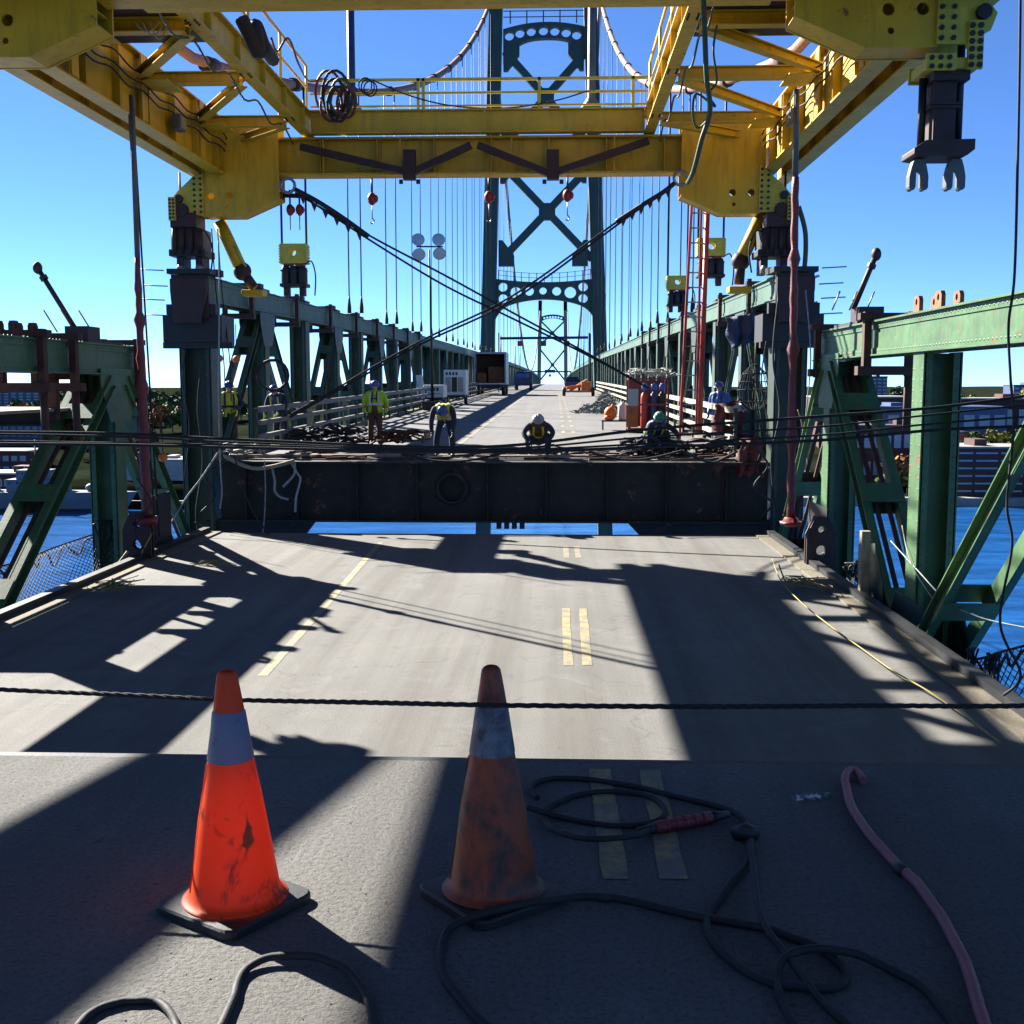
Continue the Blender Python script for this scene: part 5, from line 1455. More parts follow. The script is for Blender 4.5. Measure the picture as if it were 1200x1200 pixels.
    if full_jacket:
        m = MB()
        for s in 'lr':
            e, w_ = j['el' + s], j['wr' + s]; c = e.lerp(w_, .45); d = (w_ - e).normalized(); m.tube([c - d * .03, c + d * .03], .070, 14)
        m.build('cuff_stripe', M['orange'], root)
        m = MB()
        for s in (-1, 1): m.tube(smoothpath([j['neck'] + ax * s * .07 + fw * .05, j['chest'] + fw * (.165) + ax * s * .06, j['waist'] + ax * s * .13 + fw * .12], 4), .02, 6)
        m.tube([j['chest'] + ax * .09 + fw * .16, j['chest'] - ax * .09 + fw * .16], .02, 6); m.build('harness', M['dark'], root)
    # hard hat
    c = H(0, -.005, .045)
    m = MB(); m.lathe([(.128 + .006, -.002), (.128, .010), (.120, .05), (.098, .090), (.060, .118), (.02, .128), (.0, .129)], c, 24, qh)
    m.lathe([(.126, .0), (.150, -.008), (.150, -.002), (.128, .008)], c + hd * .012, 24, qh)
    m.tube([c + hd * .105 + up * .075, c + hd * .06 + up * .118, c - hd * .02 + up * .13, c - hd * .09 + up * .09], .012, 6)
    m.build('hard_hat', hat, root)
    return root
def stand(h=1.0, lean=0.0, arms=None):
    s = lambda p: tuple(x * h for x in p)
    J = dict(anl=(-.13, -.02, .09), anr=(.13, .0, .09), knl=(-.12, .03, .50), knr=(.12, .03, .50), hipl=(-.095, 0, .92), hipr=(.095, 0, .92), pelvis=(0, 0, .97),
             waist=(0, .01, 1.12), chest=(0, .0, 1.32), neck=(0, .01, 1.50), head=(0, .05, 1.64), shl=(-.20, 0, 1.43), shr=(.20, 0, 1.43),
             ell=(-.28, -.02, 1.15), elr=(.28, -.02, 1.15), wrl=(-.27, .10, .93), wrr=(.27, .10, .93))
    return {k: s(v) for k, v in J.items()}
def at(px, py, y):
    p = P(px, py, y); return V((p.x, y, zd(y)))
# 1 standing, lime jacket
J = stand(1.0); J.update(ell=(-.31, -.02, 1.16), elr=(.30, .02, 1.15), wrl=(-.30, .12, .95), wrr=(.26, .17, .95))
person('worker standing upright in lime high visibility jacket and brown trousers', at(440, 500, 33.0), R(180), J, M['hivis'], M['brown_cloth'], M['helmet_blue'], full_jacket=True, glove=M['dark'], gaze=(.15, 1, -.2))
# 2 bending far forward
J = stand(); J.update(pelvis=(0, -.12, .93), hipl=(-.095, -.10, .89), hipr=(.095, -.10, .89), waist=(0, .04, 1.05), chest=(0, .22, 1.13), neck=(0, .40, 1.18), head=(0, .53, 1.13), shl=(-.2, .36, 1.14), shr=(.2, .36, 1.14),
                      ell=(-.27, .44, .86), elr=(.27, .44, .86), wrl=(-.24, .52, .62), wrr=(.26, .50, .62), anl=(-.20, .05, .09), anr=(.2, -.05, .09), knl=(-.18, .06, .48), knr=(.18, .02, .48))
person('worker in yellow vest bent far forward with both arms reaching down', at(521, 500, 29.4), R(180), J, M['denim'], M['denim'], M['helmet_blue'], vest=M['hivis_y'], glove=M['dark'], gaze=(0, .35, -1))
# 3 half stooping at the left, blue hat
J = stand(); J.update(waist=(0, .06, 1.10), chest=(0, .15, 1.28), neck=(0, .24, 1.43), head=(0, .32, 1.53), shl=(-.2, .19, 1.37), shr=(.2, .19, 1.37), ell=(-.28, .26, 1.10), elr=(.28, .26, 1.10), wrl=(-.20, .45, .96), wrr=(.22, .42, .92))
person('worker in blue hard hat and striped vest stooping over the hose heap', at(329, 500, 32.6), R(165), J, M['denim'], M['denim'], M['helmet_blue'], vest=M['navy'], stripes=M['hivis_y'], glove=M['hivis'], gaze=(.2, 1, -.7))
# 4 by the strongback with climbing gear
J = stand(); J.update(ell=(-.30, .08, 1.2), elr=(.30, .04, 1.16), wrl=(-.12, .28, 1.12), wrr=(.18, .30, 1.06))
person('worker in dark clothes and yellow vest beside the left strongback post', at(269, 500, 30.6), R(200), J, M['denim'], M['denim'], M['navy'], vest=M['hivis_y'], stripes=M['denim'], glove=M['dark'])
# 5 crouching in the middle
J = stand(); J.update(pelvis=(0, -.15, .42), hipl=(-.10, -.13, .40), hipr=(.10, -.13, .40), waist=(0, -.06, .56), chest=(0, .10, .72), neck=(0, .25, .82), head=(0, .36, .90), shl=(-.2, .19, .76), shr=(.2, .19, .76),
                      knl=(-.24, .26, .50), knr=(.24, .26, .46), anl=(-.20, -.02, .09), anr=(.20, .0, .09), ell=(-.34, .34, .60), elr=(.34, .34, .58), wrl=(-.24, .52, .42), wrr=(.2, .52, .40))
person('worker crouching low in the middle of the cut edge in a dark jacket', at(631, 520, 29.2), R(180), J, M['denim'], M['denim'], M['helmet_grey'], vest=M['brown_cloth'], stripes=M['hivis_y'], glove=M['dark'], gaze=(0, 1, -.8))
# 6 crouching at the right among the ropes
J2 = dict(J); J2.update(head=(.05, .34, .93), wrl=(-.34, .55, .50), ell=(-.40, .30, .62))
person('worker in teal helmet crouching among cables beside the red gas cage', at(766, 520, 29.6), R(205), J2, M['denim'], M['denim'], M['teal'], vest=M['navy'], stripes=M['hivis'], glove=M['dark'], gaze=(-.2, 1, -.8))
# 7 blue overalls behind the guard rail
person('worker in blue overalls standing behind the ladder at the right truss', at(843, 480, 33.5), R(150), stand(.98), M['blue'], M['blue'], M['helmet_blue'], stripes=M['navy'], glove=M['dark'])
# ------------------------------------------------------------------ things on the far deck
def wheel(m_par, c, r, w_, name='wheel'):
    t = MB().tube([V(c) - V((w_ / 2, 0, 0)), V(c) - V((w_ * .3, 0, 0)), V(c) + V((w_ * .3, 0, 0)), V(c) + V((w_ / 2, 0, 0))], [r * .86, r, r, r * .86], 18).build('wheel', M['black'], m_par)
    MB().disc(c, (1, 0, 0), r * .55, w_ * 1.04, 14).build('rim', M['steel'], t)
# box truck seen from behind, cargo door open
y = 112.0; c = P(575, 450, y); z = zd(y); k = y / 1350
bt = thing('box_truck', 'white box truck parked on the left lane with its rear cargo door open', 'truck', (c.x, y, z))
x0, x1 = P(555.5, 440, y).x, P(593, 440, y).x
zf, zt = P(0, 449, y).z, P(0, 413, y).z
m = MB().box((x0, y, zf - .12), (x1, y + 6.2, zf)); m.box((x0, y + .02, zf + .001), (x0 + .08, y + 6.2, zt)); m.box((x1 - .08, y + .02, zf + .001), (x1, y + 6.2, zt)); m.box((x0 + .081, y + .02, zt - .08), (x1 - .081, y + 6.2, zt)); m.box((x0 + .081, y + 6.1, zf + .001), (x1 - .081, y + 6.19, zt - .081))
m.build('cargo_box', M['white'], bt)
m = MB(); m.box((x0 + .0, y - .03, zf), (x0 + .14, y + .018, zt)); m.box((x1 - .14, y - .03, zf), (x1, y + .018, zt)); m.box((x0 + .141, y - .03, zt - .2), (x1 - .141, y + .018, zt)); m.build('door_frame', M['steel'], bt)
m = MB(); m.box((x0 + .2, y + 1.2, zf + .002), (x0 + 1.1, y + 2.4, zf + 1.0)); m.box((x0 + 1.3, y + 1.6, zf + .002), (x1 - .3, y + 2.8, zf + 1.6)); mm = m.build('cargo_crates', M['rust_orange'], bt)
mm['kind'] = 'stuff'
MB().box((x0 + .1, y + 3.0, zf + .002), (x1 - .1, y + 3.2, zt - .3)).build('cargo_curtain', M['brown_cloth'], bt)
MB().box((x0 + .1, y - .25, zf - .38), (x1 - .1, y - .05, zf - .16)).build('bumper', M['dark'], bt)
MB().box((x0 + .3, y + 6.4, zf - .1), (x1 - .3, y + 8.2, zf + 1.75)).build('cab', M['white'], bt, bevel=.15)
MB().box((x0 + .6, y + .2, zf - .5), (x1 - .6, y + 8, zf - .125)).build('chassis', M['dark'], bt)
for xx in (x0 + .3, x1 - .3):
    for yy in (y + 1.4, y + 7.2): wheel(bt, (xx, yy, zd(yy) + .48), .48, .36)
for xx in (x0 + .25, x1 - .25): MB().box((xx - .1, y - .27, zf - .33), (xx + .1, y - .252, zf - .22)).build('tail_light', M['red'], bt)
# dark blue flatbed truck ahead
y = 150.0
bl = thing('service_truck', 'dark blue service truck ahead of the white box truck', 'truck', (P(612, 445, y).x, y, zd(y)))
xc = P(613, 445, y).x; z = zd(y)
MB().box((xc - 1.2, y, z + .7), (xc + 1.2, y + 4.2, z + 1.0)).build('bed', M['navy'], bl)
m = MB().box((xc - 1.15, y, z + 1.002), (xc - 1.05, y + 4.1, z + 1.7)); m.box((xc + 1.05, y, z + 1.002), (xc + 1.15, y + 4.1, z + 1.7)); m.box((xc - 1.04, y, z + 1.002), (xc + 1.04, y + .08, z + 1.6)); m.build('side_boards', M['navy'], bl)
MB().box((xc - 1.1, y + 4.4, z + .6), (xc + 1.1, y + 6.4, z + 2.5)).build('cab', M['navy'], bl, bevel=.2)
MB().box((xc - .9, y + 4.37, z + 1.6), (xc + .9, y + 4.395, z + 2.2)).build('rear_window', M['glass'], bl)
m = MB(); m.box((xc - .8, y + .4, z + 1.002), (xc + .6, y + 2.8, z + 2.2)); m.build('load', M['blue'], bl)
for xx in (xc - .95, xc + .95):
    for yy in (y + 1.0, y + 5.4): wheel(bl, (xx, yy, zd(yy) + .42), .42, .3)
# towed compressor and generator trailers with light tower
def trailer(px0, px1, pyt, y, lab, name):
    x0, x1 = P(px0, 460, y).x, P(px1, 460, y).x; z = zd(y); zt = P(0, pyt, y).z
    tr = thing(name, lab, 'trailer', ((x0 + x1) / 2, y, z))
    b = MB().box((x0, y, z + .62), (x1, y + 2.2, zt)).build('housing', M['white'], tr, bevel=.05)
    for i in range(3):
        MB().box((x0 + .12 + i * (x1 - x0 - .24) / 3, y - .012, z + .85), (x0 + .06 + (i + 1) * (x1 - x0 - .24) / 3, y - .002, zt - .5)).build('louvre_panel', M['dark'] if i == 1 else M['steel'], tr)
    m = MB()
    for i in range(4): m.box((x0 + .14 + i * .22, y - .02, zt - .36), (x0 + .28 + i * .22, y - .003, zt - .16))
    m.build('gauges', M['glass'], tr, kind='stuff')
    MB().box((x0 + .05, y - .1, z + .48), (x1 - .05, y + 2.3, z + .60)).build('chassis', M['dark'], tr)
    for xx in (x0 + .1, x1 - .1): wheel(tr, (xx, y + 1.2, z + .36), .36, .22)
    MB().bar(((x0 + x1) / 2, y - .1, z + .5), ((x0 + x1) / 2, y - 1.2, z + .45), .1, .1).build('drawbar', M['dark'], tr)
    return tr
trailer(520, 546, 433.5, 78, 'white generator trailer parked before the box truck on the left lane', 'generator_trailer')
tr = trailer(496, 520, 451, 70, 'white compressor trailer with a raised lid left of the generator', 'compressor_trailer')
x0 = P(489, 455, 70).x
MB().hexa([V((x0, 69.9, zd(70) + .6)), V((x0 + .5, 69.9, zd(70) + .6)), V((x0 + .5, 70.0, zd(70) + .6)), V((x0, 70.0, zd(70) + .6)), V((x0 - .25, 70.9, zd(70) + 2.0)), V((x0 + .2, 70.9, zd(70) + 2.0)), V((x0 + .2, 71.0, zd(70) + 2.0)), V((x0 - .25, 71.0, zd(70) + 2.0))]).build('raised_lid', M['white'], tr)
y = 66.0
lt = thing('light_tower', 'portable light tower with four round floodlights on a tall mast', 'light tower', (P(507, 470, y).x, y, zd(y)))
a, b = P(507, 474, y), P(503, 293, y); a.z = zd(y)
MB().tube([a, a.lerp(b, .5), b], [.085, .07, .045], 8).build('mast', M['dark'], lt)
MB().bar(P(488, 289, y), P(519, 289, y), .08, .08).build('crossbar', M['dark'], lt)
for px, py in ((490, 281), (514, 281), (491, 298), (515, 297)):
    c = P(px, py, y)
    d = V((.15, -1, -.5 if py > 290 else .25)).normalized()
    q = d.to_track_quat('Z', 'Y')
    f = MB().lathe([(.0, -.22), (.12, -.2), (.28, -.08), (.36, .0), (.37, .03)], c, 18, q).build('floodlight', M['steel'], lt)
    MB().lathe([(.355, .02), (.2, .05), (0, .06)], c, 18, q).build('lens', M['lamp'], f)
MB().box((a.x - .5, y - .8, zd(y) + .02), (a.x + .5, y + .8, zd(y) + .5)).build('base', M['dark'], lt)
# orange boom trailer
y = 108.0; z = zd(y)
bo = thing('boom_trailer', 'orange towable boom lift on two black wheels parked on the right lane', 'boom lift', (P(678, 450, y).x, y, z))
xa, xb = P(661, 450, y).x, P(695, 450, y).x
MB().bar((xa, y, z + .45), (xb, y, z + .45), .4, .18).build('axle_frame', M['orange'], bo)
for xx in (xa, xb): wheel(bo, (xx, y, z + .42), .42, .3)
MB().box((xa + 1.6, y - .3, z + .55), (xb - .2, y + 1.6, z + 1.35)).build('power_pack', M['orange'], bo, bevel=.05)
MB().bar((xa + .2, y - .2, z + .75), (xb - .8, y + .5, z + 1.0), .22, .26).build('boom', M['orange'], bo)
MB().bar((xa + .6, y + .2, z + .55), (xb - .5, y + 3.5, z + 1.5), .2, .22).build('boom', M['rust_orange'], bo)
m = MB()
for q in ((0, 0), (.7, 0), (0, .6), (.7, .6)): m.bar((xa + .2 + q[0], y + .6 + q[1], z + .6), (xa + .2 + q[0], y + .6 + q[1], z + 1.6), .05, .05)
for h in (1.0, 1.6): m.bar((xa + .2, y + .6, z + h), (xa + .9, y + .6, z + h), .05, .05); m.bar((xa + .2, y + 1.2, z + h), (xa + .9, y + 1.2, z + h), .05, .05)
m.build('basket', M['dark'], bo)
# dark vehicle farther on the right lane
y = 140; xc = P(671, 446, y).x; z = zd(y)
dk = thing('pickup_truck', 'small dark pickup beyond the orange boom lift', 'pickup', (xc, y, z))
MB().box((xc - .95, y, z + .5), (xc + .95, y + 2.2, z + 1.1)).build('bed', M['navy'], dk, bevel=.06)
MB().box((xc - .9, y + 2.3, z + .5), (xc + .9, y + 4.8, z + 1.15)).build('body', M['navy'], dk, bevel=.1)
MB().hexa([V((xc - .85, y + 2.3, z + 1.152)), V((xc + .85, y + 2.3, z + 1.152)), V((xc + .85, y + 4.0, z + 1.152)), V((xc - .85, y + 4.0, z + 1.152)), V((xc - .7, y + 2.6, z + 1.75)), V((xc + .7, y + 2.6, z + 1.75)), V((xc + .7, y + 3.6, z + 1.75)), V((xc - .7, y + 3.6, z + 1.75))]).build('cab', M['glass'], dk)
for xx in (xc - .85, xc + .85):
    for yy in (y + .9, y + 4.1): wheel(dk, (xx, yy, zd(yy) + .36), .36, .24)
# heap of grey netting
y0 = 62; c = P(698, 478, 62); m = MB()
for i in range(2600):
    u = random.gauss(0, .42); a = random.random() * 6.283
    h = max(0, 1 - u * u * 1.2) * .85 * (1 + .5 * math.sin(u * 5))
    p = V((c.x + u * 1.25 + .3, y0 + random.gauss(0, 1.2), zd(y0) + random.random() * max(h, .1)))
    d = V((math.cos(a), math.sin(a) * .5, random.uniform(-.4, .5))) * random.uniform(.10, .3)
    n_ = V((random.gauss(0, 1), random.gauss(0, 1), random.gauss(0, 1))).normalized() * .035
    m.add([p - n_, p + n_, p + d + n_ * .5, p + d - n_ * .5], [(0, 1, 2, 3)])
tag(m.build('netting_heap', M['rags'], loc=(c.x, y0, zd(y0)), kind=None), 'grey heap of old netting on the right lane', 'netting heap')
bpy.data.objects['netting_heap']['kind'] = 'stuff'
# orange bag and white drum on a low stand
y = 43.0; z = zd(y); c = P(716, 490, y)
st = thing('work_stand', 'low steel work stand under the orange bag on the right lane', 'stand', (c.x, y, z))
MB().box((c.x - .35, y - .25, z + .32), (c.x + .75, y + .35, z + .37)).build('table_top', M['dark'], st)
for dx in (-.3, .7):
    for dy in (-.2, .3): MB().bar((c.x + dx, y + dy, z), (c.x + dx, y + dy, z + .32), .04, .04).build('leg', M['dark'], st)
m = MB(); m.ell((c.x - .02, y, z + .62), (.24, .2, .26), 14, 10); m.ell((c.x - .1, y - .05, z + .46), (.17, .18, .12), 12, 8); m.ell((c.x + .06, y, z + .88), (.07, .06, .08), 8, 6)
tag(m.build('tool_bag', M['orange'], loc=(c.x, y, z + .37)), 'bright orange sack on the low work stand', 'sack')
tag(MB().lathe([(0, .0), (.15, .0), (.165, .03), (.165, .52), (.15, .57), (.06, .6), (.05, .66), (0, .66)], (c.x + .42, y + .1, z + .375), 18).build('plastic_drum', M['white'], loc=(c.x + .42, y + .1, z + .375)), 'white plastic drum beside the orange sack', 'drum')
# gas cage
y = 41.0; z = zd(y); xa, xb = P(737, 480, y).x, P(783, 480, y).x
gc = thing('gas_cage', 'red steel gas bottle cage on the right lane before the guard rail', 'gas cage', ((xa + xb) / 2, y, z))
m = MB()
for xx in (xa, xb):
    for yy in (y, y + 1.0): m.box((xx - .035, yy - .035, z), (xx + .035, yy + .035, z + 1.95))
m.build('corner_posts', M['red_wrap'], gc)
for h in (.15, 1.0, 1.9):
    MB().bar((xa + .036, y, z + h), (xb - .036, y, z + h), .05, .06).build('crossbar', M['red_wrap'], gc)
    for xx in (xa, xb): MB().bar((xx, y + .036, z + h), (xx, y + .964, z + h), .05, .06).build('crossbar', M['red_wrap'], gc)
MB().box((xa + .04, y + .97, z + .2), (xb - .04, y + .99, z + 1.85)).build('back_panel', M['red_wrap'], gc)
MB().box((xa - .045, y - .05, z + .95), (xa + .32, y - .037, z + 1.55)).build('sign_plate', M['pane'], gc)
MB().box((xa - .045, y - .05, z + .2), (xa + .32, y - .037, z + .94)).build('lower_plate', M['rust_orange'], gc)
MB().box((xa - .05, y - .05, z + .02), (xb + .05, y + 1.05, z + .07)).build('floor_plate', M['dark'], gc)
for i, (dx, mat, nm) in enumerate(((.62, 'red', 'red gas bottle with blue cap standing in the cage front'), (.98, 'navy', 'dark gas bottle in the middle of the cage'), (1.3, 'brown', 'brown gas bottle at the right end of the cage'))):
    g = MB().lathe([(0, 0), (.13, 0), (.14, .03), (.14, 1.15), (.12, 1.28), (.05, 1.38), (.045, 1.42)], (xa + dx * (xb - xa) / 1.5, y + .35, z + .071), 16).build('gas_bottle', M[mat], loc=(xa + dx * (xb - xa) / 1.5, y + .35, z + .071))
    tag(g, nm, 'gas bottle', 'gas bottles in the cage')
    MB().lathe([(.045, 1.421), (.11, 1.43), (.11, 1.62), (.06, 1.68), (0, 1.69)], (xa + dx * (xb - xa) / 1.5, y + .35, z + .071), 14).build('cap', M['blue'], g)
m = MB()
for i in range(60):
    p = V((random.uniform(xa, xb + .3), y + random.uniform(0, .9), z + 1.96 + random.random() * .15))
    q = [p + V((random.gauss(0, .16), random.gauss(0, .16), random.uniform(0, .2))) for _ in range(4)]
    m.tube(smoothpath(q, 3), .018, 4)
tag(m.build('hose_heap', M['pale_cord'], loc=(xa, y, z + 1.95)), 'tangle of pale hoses piled on top of the red gas cage', 'hoses', kind='stuff')
# cables and hoses drooping over the cut edge
for k, (pa, pb, pm, mt, lab) in enumerate((((262, 534), (345, 540), (300, 549), 'wood', 'bundle of pale hose lying over the left end of the floor beam'), ((340, 540), (346, 600), (352, 562), 'pale_cord', 'pale frayed rope end hanging down the floor beam'),
        ((318, 545), (338, 585), (322, 575), 'pale_cord', 'curled rope hanging down the floor beam near its left end'), ((345, 541), (332, 570), (342, 560), 'pale_cord', 'short rope loop hanging beside the frayed rope end'),
        ((470, 531), (590, 531), (530, 541), 'rope', 'black cable sagging along the top of the floor beam by the bent worker'), ((690, 529), (800, 528), (745, 539), 'rope', 'black cable sagging along the top of the floor beam under the teal helmet'),
        ((800, 528), (862, 530), (835, 542), 'hose_black', 'black hose looped over the floor beam beside the red tarpaulin'))):
    rope('draped_cable', lab, 'cable', [P(*pa, 27.85), P((pa[0] + pm[0]) / 2 + 2, (pa[1] + pm[1]) / 2 + 3, 27.78), P(*pm, 27.75), P((pb[0] + pm[0]) / 2 - 2, (pb[1] + pm[1]) / 2 + 2, 27.75), P(*pb, 27.8)], .03 if k != 0 else .05, M[mt])
m = MB()
for i in range(150):
    x = random.uniform(KL + .6, KR - .3); y = random.uniform(28.1, 31.5); q0 = V((x, y, zd(y) + .02)); a = random.gauss(0, .35); L = random.uniform(.1, .9)
    m.bar(q0, q0 + V((math.cos(a) * L, math.sin(a) * L, random.uniform(0, .05))), random.uniform(.03, .12), random.uniform(.02, .07))
tag(m.build('site_debris', M['rust'], loc=(XC, 29, zd(29)), kind='stuff'), 'scattered offcuts and dunnage along the cut edge of the far deck', 'debris')
# red ladder
y = 33.0
la = thing('ladder', 'tall red ladder rising from the right lane to the gantry', 'ladder', (P(806, 505, y).x, y, zd(y)))
aL, bL = P(796, 512, y), P(811, 232, y); aR, bR = P(819, 478, y), P(829, 245, y)
aL.z = zd(y)
MB().bar(aL, bL, .07, .10, (0, 1, 0)).build('stile', M['red'], la)
aR2 = V((aR.x + .03, y, zd(y) + .5))
MB().tube([aR2, bR], .075, 10).build('stile', M['red'], la)
MB().bar(aR2 + V((-.06, .3, 0)), P(822, 238, y + .3), .06, .08, (0, 1, 0)).build('back_rail', M['red_wrap'], la)
n = 17
for i in range(1, n):
    t = i / n; p = aL.lerp(bL, t); u = (p.z - aR2.z) / (bR.z - aR2.z); q = aR2.lerp(bR, u)
    if -0.05 < u < 1.0: MB().tube([p, q], .022, 6).build('rung', M['steel'], la)
# lane signal gantry
y = 135.0
sg = thing('lane_signal_gantry', 'slim overhead gantry with lane control signals before the near tower', 'signal gantry', (P(637, 450, y).x, y, zd(y)))
MB().bar(P(586, 396.5, y), P(689, 395.5, y), .22, .3).build('beam', M['dark'], sg)
for px in (584.5, 690.5): a = P(px, 393, y); MB().box((a.x - .07, y - .07, zd(y)), (a.x + .07, y + .07, P(px, 390, y).z)).build('post', M['dark'], sg)
for px, mt in ((609.5, 'red'), (637, 'green_dark'), (664, 'green_dark')):
    c = P(px, 402.5, y); h = MB().cbox(c, (.62, .3, .6)).build('signal_box', M['dark'], sg)
    MB().cbox(c + V((0, -.16, 0)), (.5, .014, .48)).build('signal_face', M[mt], h)
    MB().bar(c + V((0, 0, .301)), V((c.x, y, P(px, 397.5, y).z)), .06, .06).build('bracket', M['dark'], sg)
y = 330.0
sb = thing('overhead_sign', 'dark overhead road sign far down the deck between the tower legs', 'sign', (P(644, 445, y).x, y, zd(y)))
MB().bar(P(621, 435.5, y), P(669, 435.5, y), .3, .4).build('beam', M['dark'], sb)
for px in (621, 669): a = P(px, 436, y); MB().box((a.x - .15, y - .15, zd(y)), (a.x + .15, y + .15, a.z + .2)).build('post', M['dark'], sb)
MB().cbox(P(644.5, 435, y) + V((0, -.3, 0)), (3.0, .2, .85)).build('sign_panel', M['green_dark'], sb)
MB().cbox(P(644.5, 440, y), (.6, .3, .7)).build('signal_box', M['dark'], sb)
# roadside lamp posts in the distance
for px, pt, y in ((603.5, 405, 180), (609, 415, 230), (684, 392, 180), (679, 410, 230), (587, 393, 150), (692, 391, 150)):
    a = P(px, 440, y); b = P(px, pt, y)
    lp = thing('lamp_post', {603.5: 'thin dark pole left of the far tower, nearer of its pair', 609: 'thin dark pole left of the far tower, farther of its pair', 684: 'thin dark pole right of the far tower, nearer of its pair', 679: 'thin dark pole right of the far tower, farther of its pair', 587: "thin dark pole close to the near tower's left leg", 692: "thin dark pole close to the near tower's right leg"}[px], 'pole', (a.x, y, zd(y)), 'poles along the far deck')
    MB().tube([(a.x, y, zd(y)), b], [.12, .07], 8).build('pole', M['dark'], lp)
# antenna frame on the right
rope_y = 32.0
an = thing('antenna_mast', 'thin steel antenna mast with two crossarms beyond the right suspension rod', 'mast', P(952, 392, 36))
MB().tube([P(952, 392, 36), P(953, 323, 36)], .05, 6).build('pole', M['steel'], an)
for pa, pb in (((940, 330), (960, 323)), ((940, 360), (958, 354))): MB().bar(P(*pa, 36), P(*pb, 36), .06, .08).build('crossarm', M['steel'], an)
MB().bar(P(936, 385, 36), P(958, 380, 36), .5, .35).build('base_box', M['navy'], an)
MB().bar(P(952, 392, 36), V((XR + .3, 36, zd(36) + 4.2)), .12, .12).build('bracket', M['dark'], an)
# heaps of hose, planks and tarps near the cut edge
def heap(name, lab, px0, px1, y, h, n, mat, r=.03, deep=.7):
    a, b = P(px0, 500, y), P(px1, 500, y); m = MB()
    for i in range(n):
        x = random.uniform(a.x, b.x); yy = y + random.uniform(-deep, deep); R0 = random.uniform(.12, .35)
        c = V((x, yy, zd(y) + r + random.random() * h)); tl = random.uniform(-.5, .5)
        m.tube([c + V((R0 * math.cos(k * .7) * 1.3, R0 * math.sin(k * .7), abs(R0 * math.sin(k * .7 + tl)) * .5 * random.uniform(.6, 1.2))) for k in range(8)], r, 5)
    return tag(m.build(name, mat, loc=((a.x + b.x) / 2, y, zd(y)), kind='stuff'), lab, 'hoses')
heap('hose_heap', 'dark heap of hoses behind the stooping workers on the left deck', 352, 425, 33.6, .4, 46, M['hose_black'], .035, 1.2)
heap('hose_heap', 'dark heap of hoses and shackles between the lime jacket and the bent worker', 445, 485, 33.5, .4, 26, M['rust'], .03)
heap('cable_heap', 'tangle of black cables round the crouching worker at the right', 735, 812, 29.6, .35, 46, M['rope'], .03, .5)
heap('hose_heap', 'low tangle of cables beside the crouching worker in the middle', 600, 690, 29.4, .12, 16, M['rope'], .022, .4)
heap('cable_heap', 'pile of black hoses at the foot of the right strongback', 812, 880, 30.2, .45, 30, M['hose_black'], .03, .6)
heap('hose_heap', 'pale and rusty shackle clutter at the left end of the floor beam', 258, 300, 28.9, .2, 18, M['pale_cord'], .025, .3)
for pa, pb, y0, y1, lab in (((262, 505), (318, 494), 30.4, 31.6, 'pale timber plank leaning out at the left end of the cut edge'),
                            ((270, 517), (372, 512), 28.75, 28.95, 'long pale timber plank along the cut edge at the left'),
                            ((352, 514), (470, 511), 28.8, 29.0, 'long pale timber plank along the cut edge below the lime jacket'),
                            ((428, 505), (495, 503), 30.3, 30.4, 'pale timber plank lying behind the cut edge by the bent worker'),
                            ((560, 522), (690, 518), 28.7, 28.75, 'thin pale batten under the middle crouching worker')):
    a, b = P(*pa, y0), P(*pb, y1); a.z = zd(y0) + .05; b.z = zd(y1) + .06
    tag(MB().bar(a, b, .24, .06).build('timber_plank', M['wood'], loc=a), lab, 'plank', 'planks along the cut edge')
a = P(470, 487, 36); b = P(500, 484, 36.5); a.z = b.z = zd(36) + .25
pl = thing('pallet', 'orange brown timber pallet left of the bent worker', 'pallet', a)
for i in range(4): MB().bar(a + V((0, i * .28, 0)), b + V((0, i * .28, 0)), .22, .04).build('board', M['rust_orange'], pl)
for f in (.05, .95): MB().bar(a.lerp(b, f) + V((0, -.1, -.11)), a.lerp(b, f) + V((0, .95, -.11)), .1, .17).build('bearer', M['wood'], pl)
def tarp(lab, quads, y, mat, thick=.03):
    n = 10; m = MB(); c = [P(*q, y) for q in quads]
    g = []
    for i in range(n + 1):
        for k in range(n + 1):
            u, v = i / n, k / n; p = c[0].lerp(c[1], u).lerp(c[3].lerp(c[2], u), v)
            g.append(p + V((.05 * math.sin(v * 9 + u * 4), .10 * math.sin(u * 13 + v * 3) + .06 * math.sin(u * 29), .03 * math.sin(u * 17) * v)))
    m.v = g + [p + V((0, thick, 0)) for p in g]; N = (n + 1) ** 2
    for i in range(n):
        for k in range(n):
            a = i * (n + 1) + k; f = (a, a + n + 1, a + n + 2, a + 1); m.f += [f, tuple(x + N for x in f[::-1])]; m.sm += [True, True]
    for k in range(n):
        for a, b in ((k, k + 1), (n * (n + 1) + k + 1, n * (n + 1) + k), ((k + 1) * (n + 1), k * (n + 1)), (k * (n + 1) + n, (k + 1) * (n + 1) + n)): m.f.append((a, b, b + N, a + N)); m.sm.append(True)
    return tag(m.build('tarpaulin', mat, loc=c[3]), lab, 'tarpaulin')
tarp('dark red tarpaulin hanging over the floor beam by the right strongback', [(868, 514), (896, 512), (890, 556), (862, 560)], 28.0, M['tarp'])
tarp('brown tarpaulin draped over the guard rail end right of the ladder', [(838, 474), (874, 466), (872, 512), (834, 516)], 30.5, M['tarp'])
tarp('white weather sheet wrapped round the right guard rail end', [(862, 472), (878, 474), (878, 482), (862, 481)], 30.2, M['white'])
tarp('dark sheet hanging in the opening of the right truss above the ladder foot', [(850, 372), (888, 366), (886, 400), (856, 410)], 30.6, M['navy'])
c = P(884, 452, 29.6)
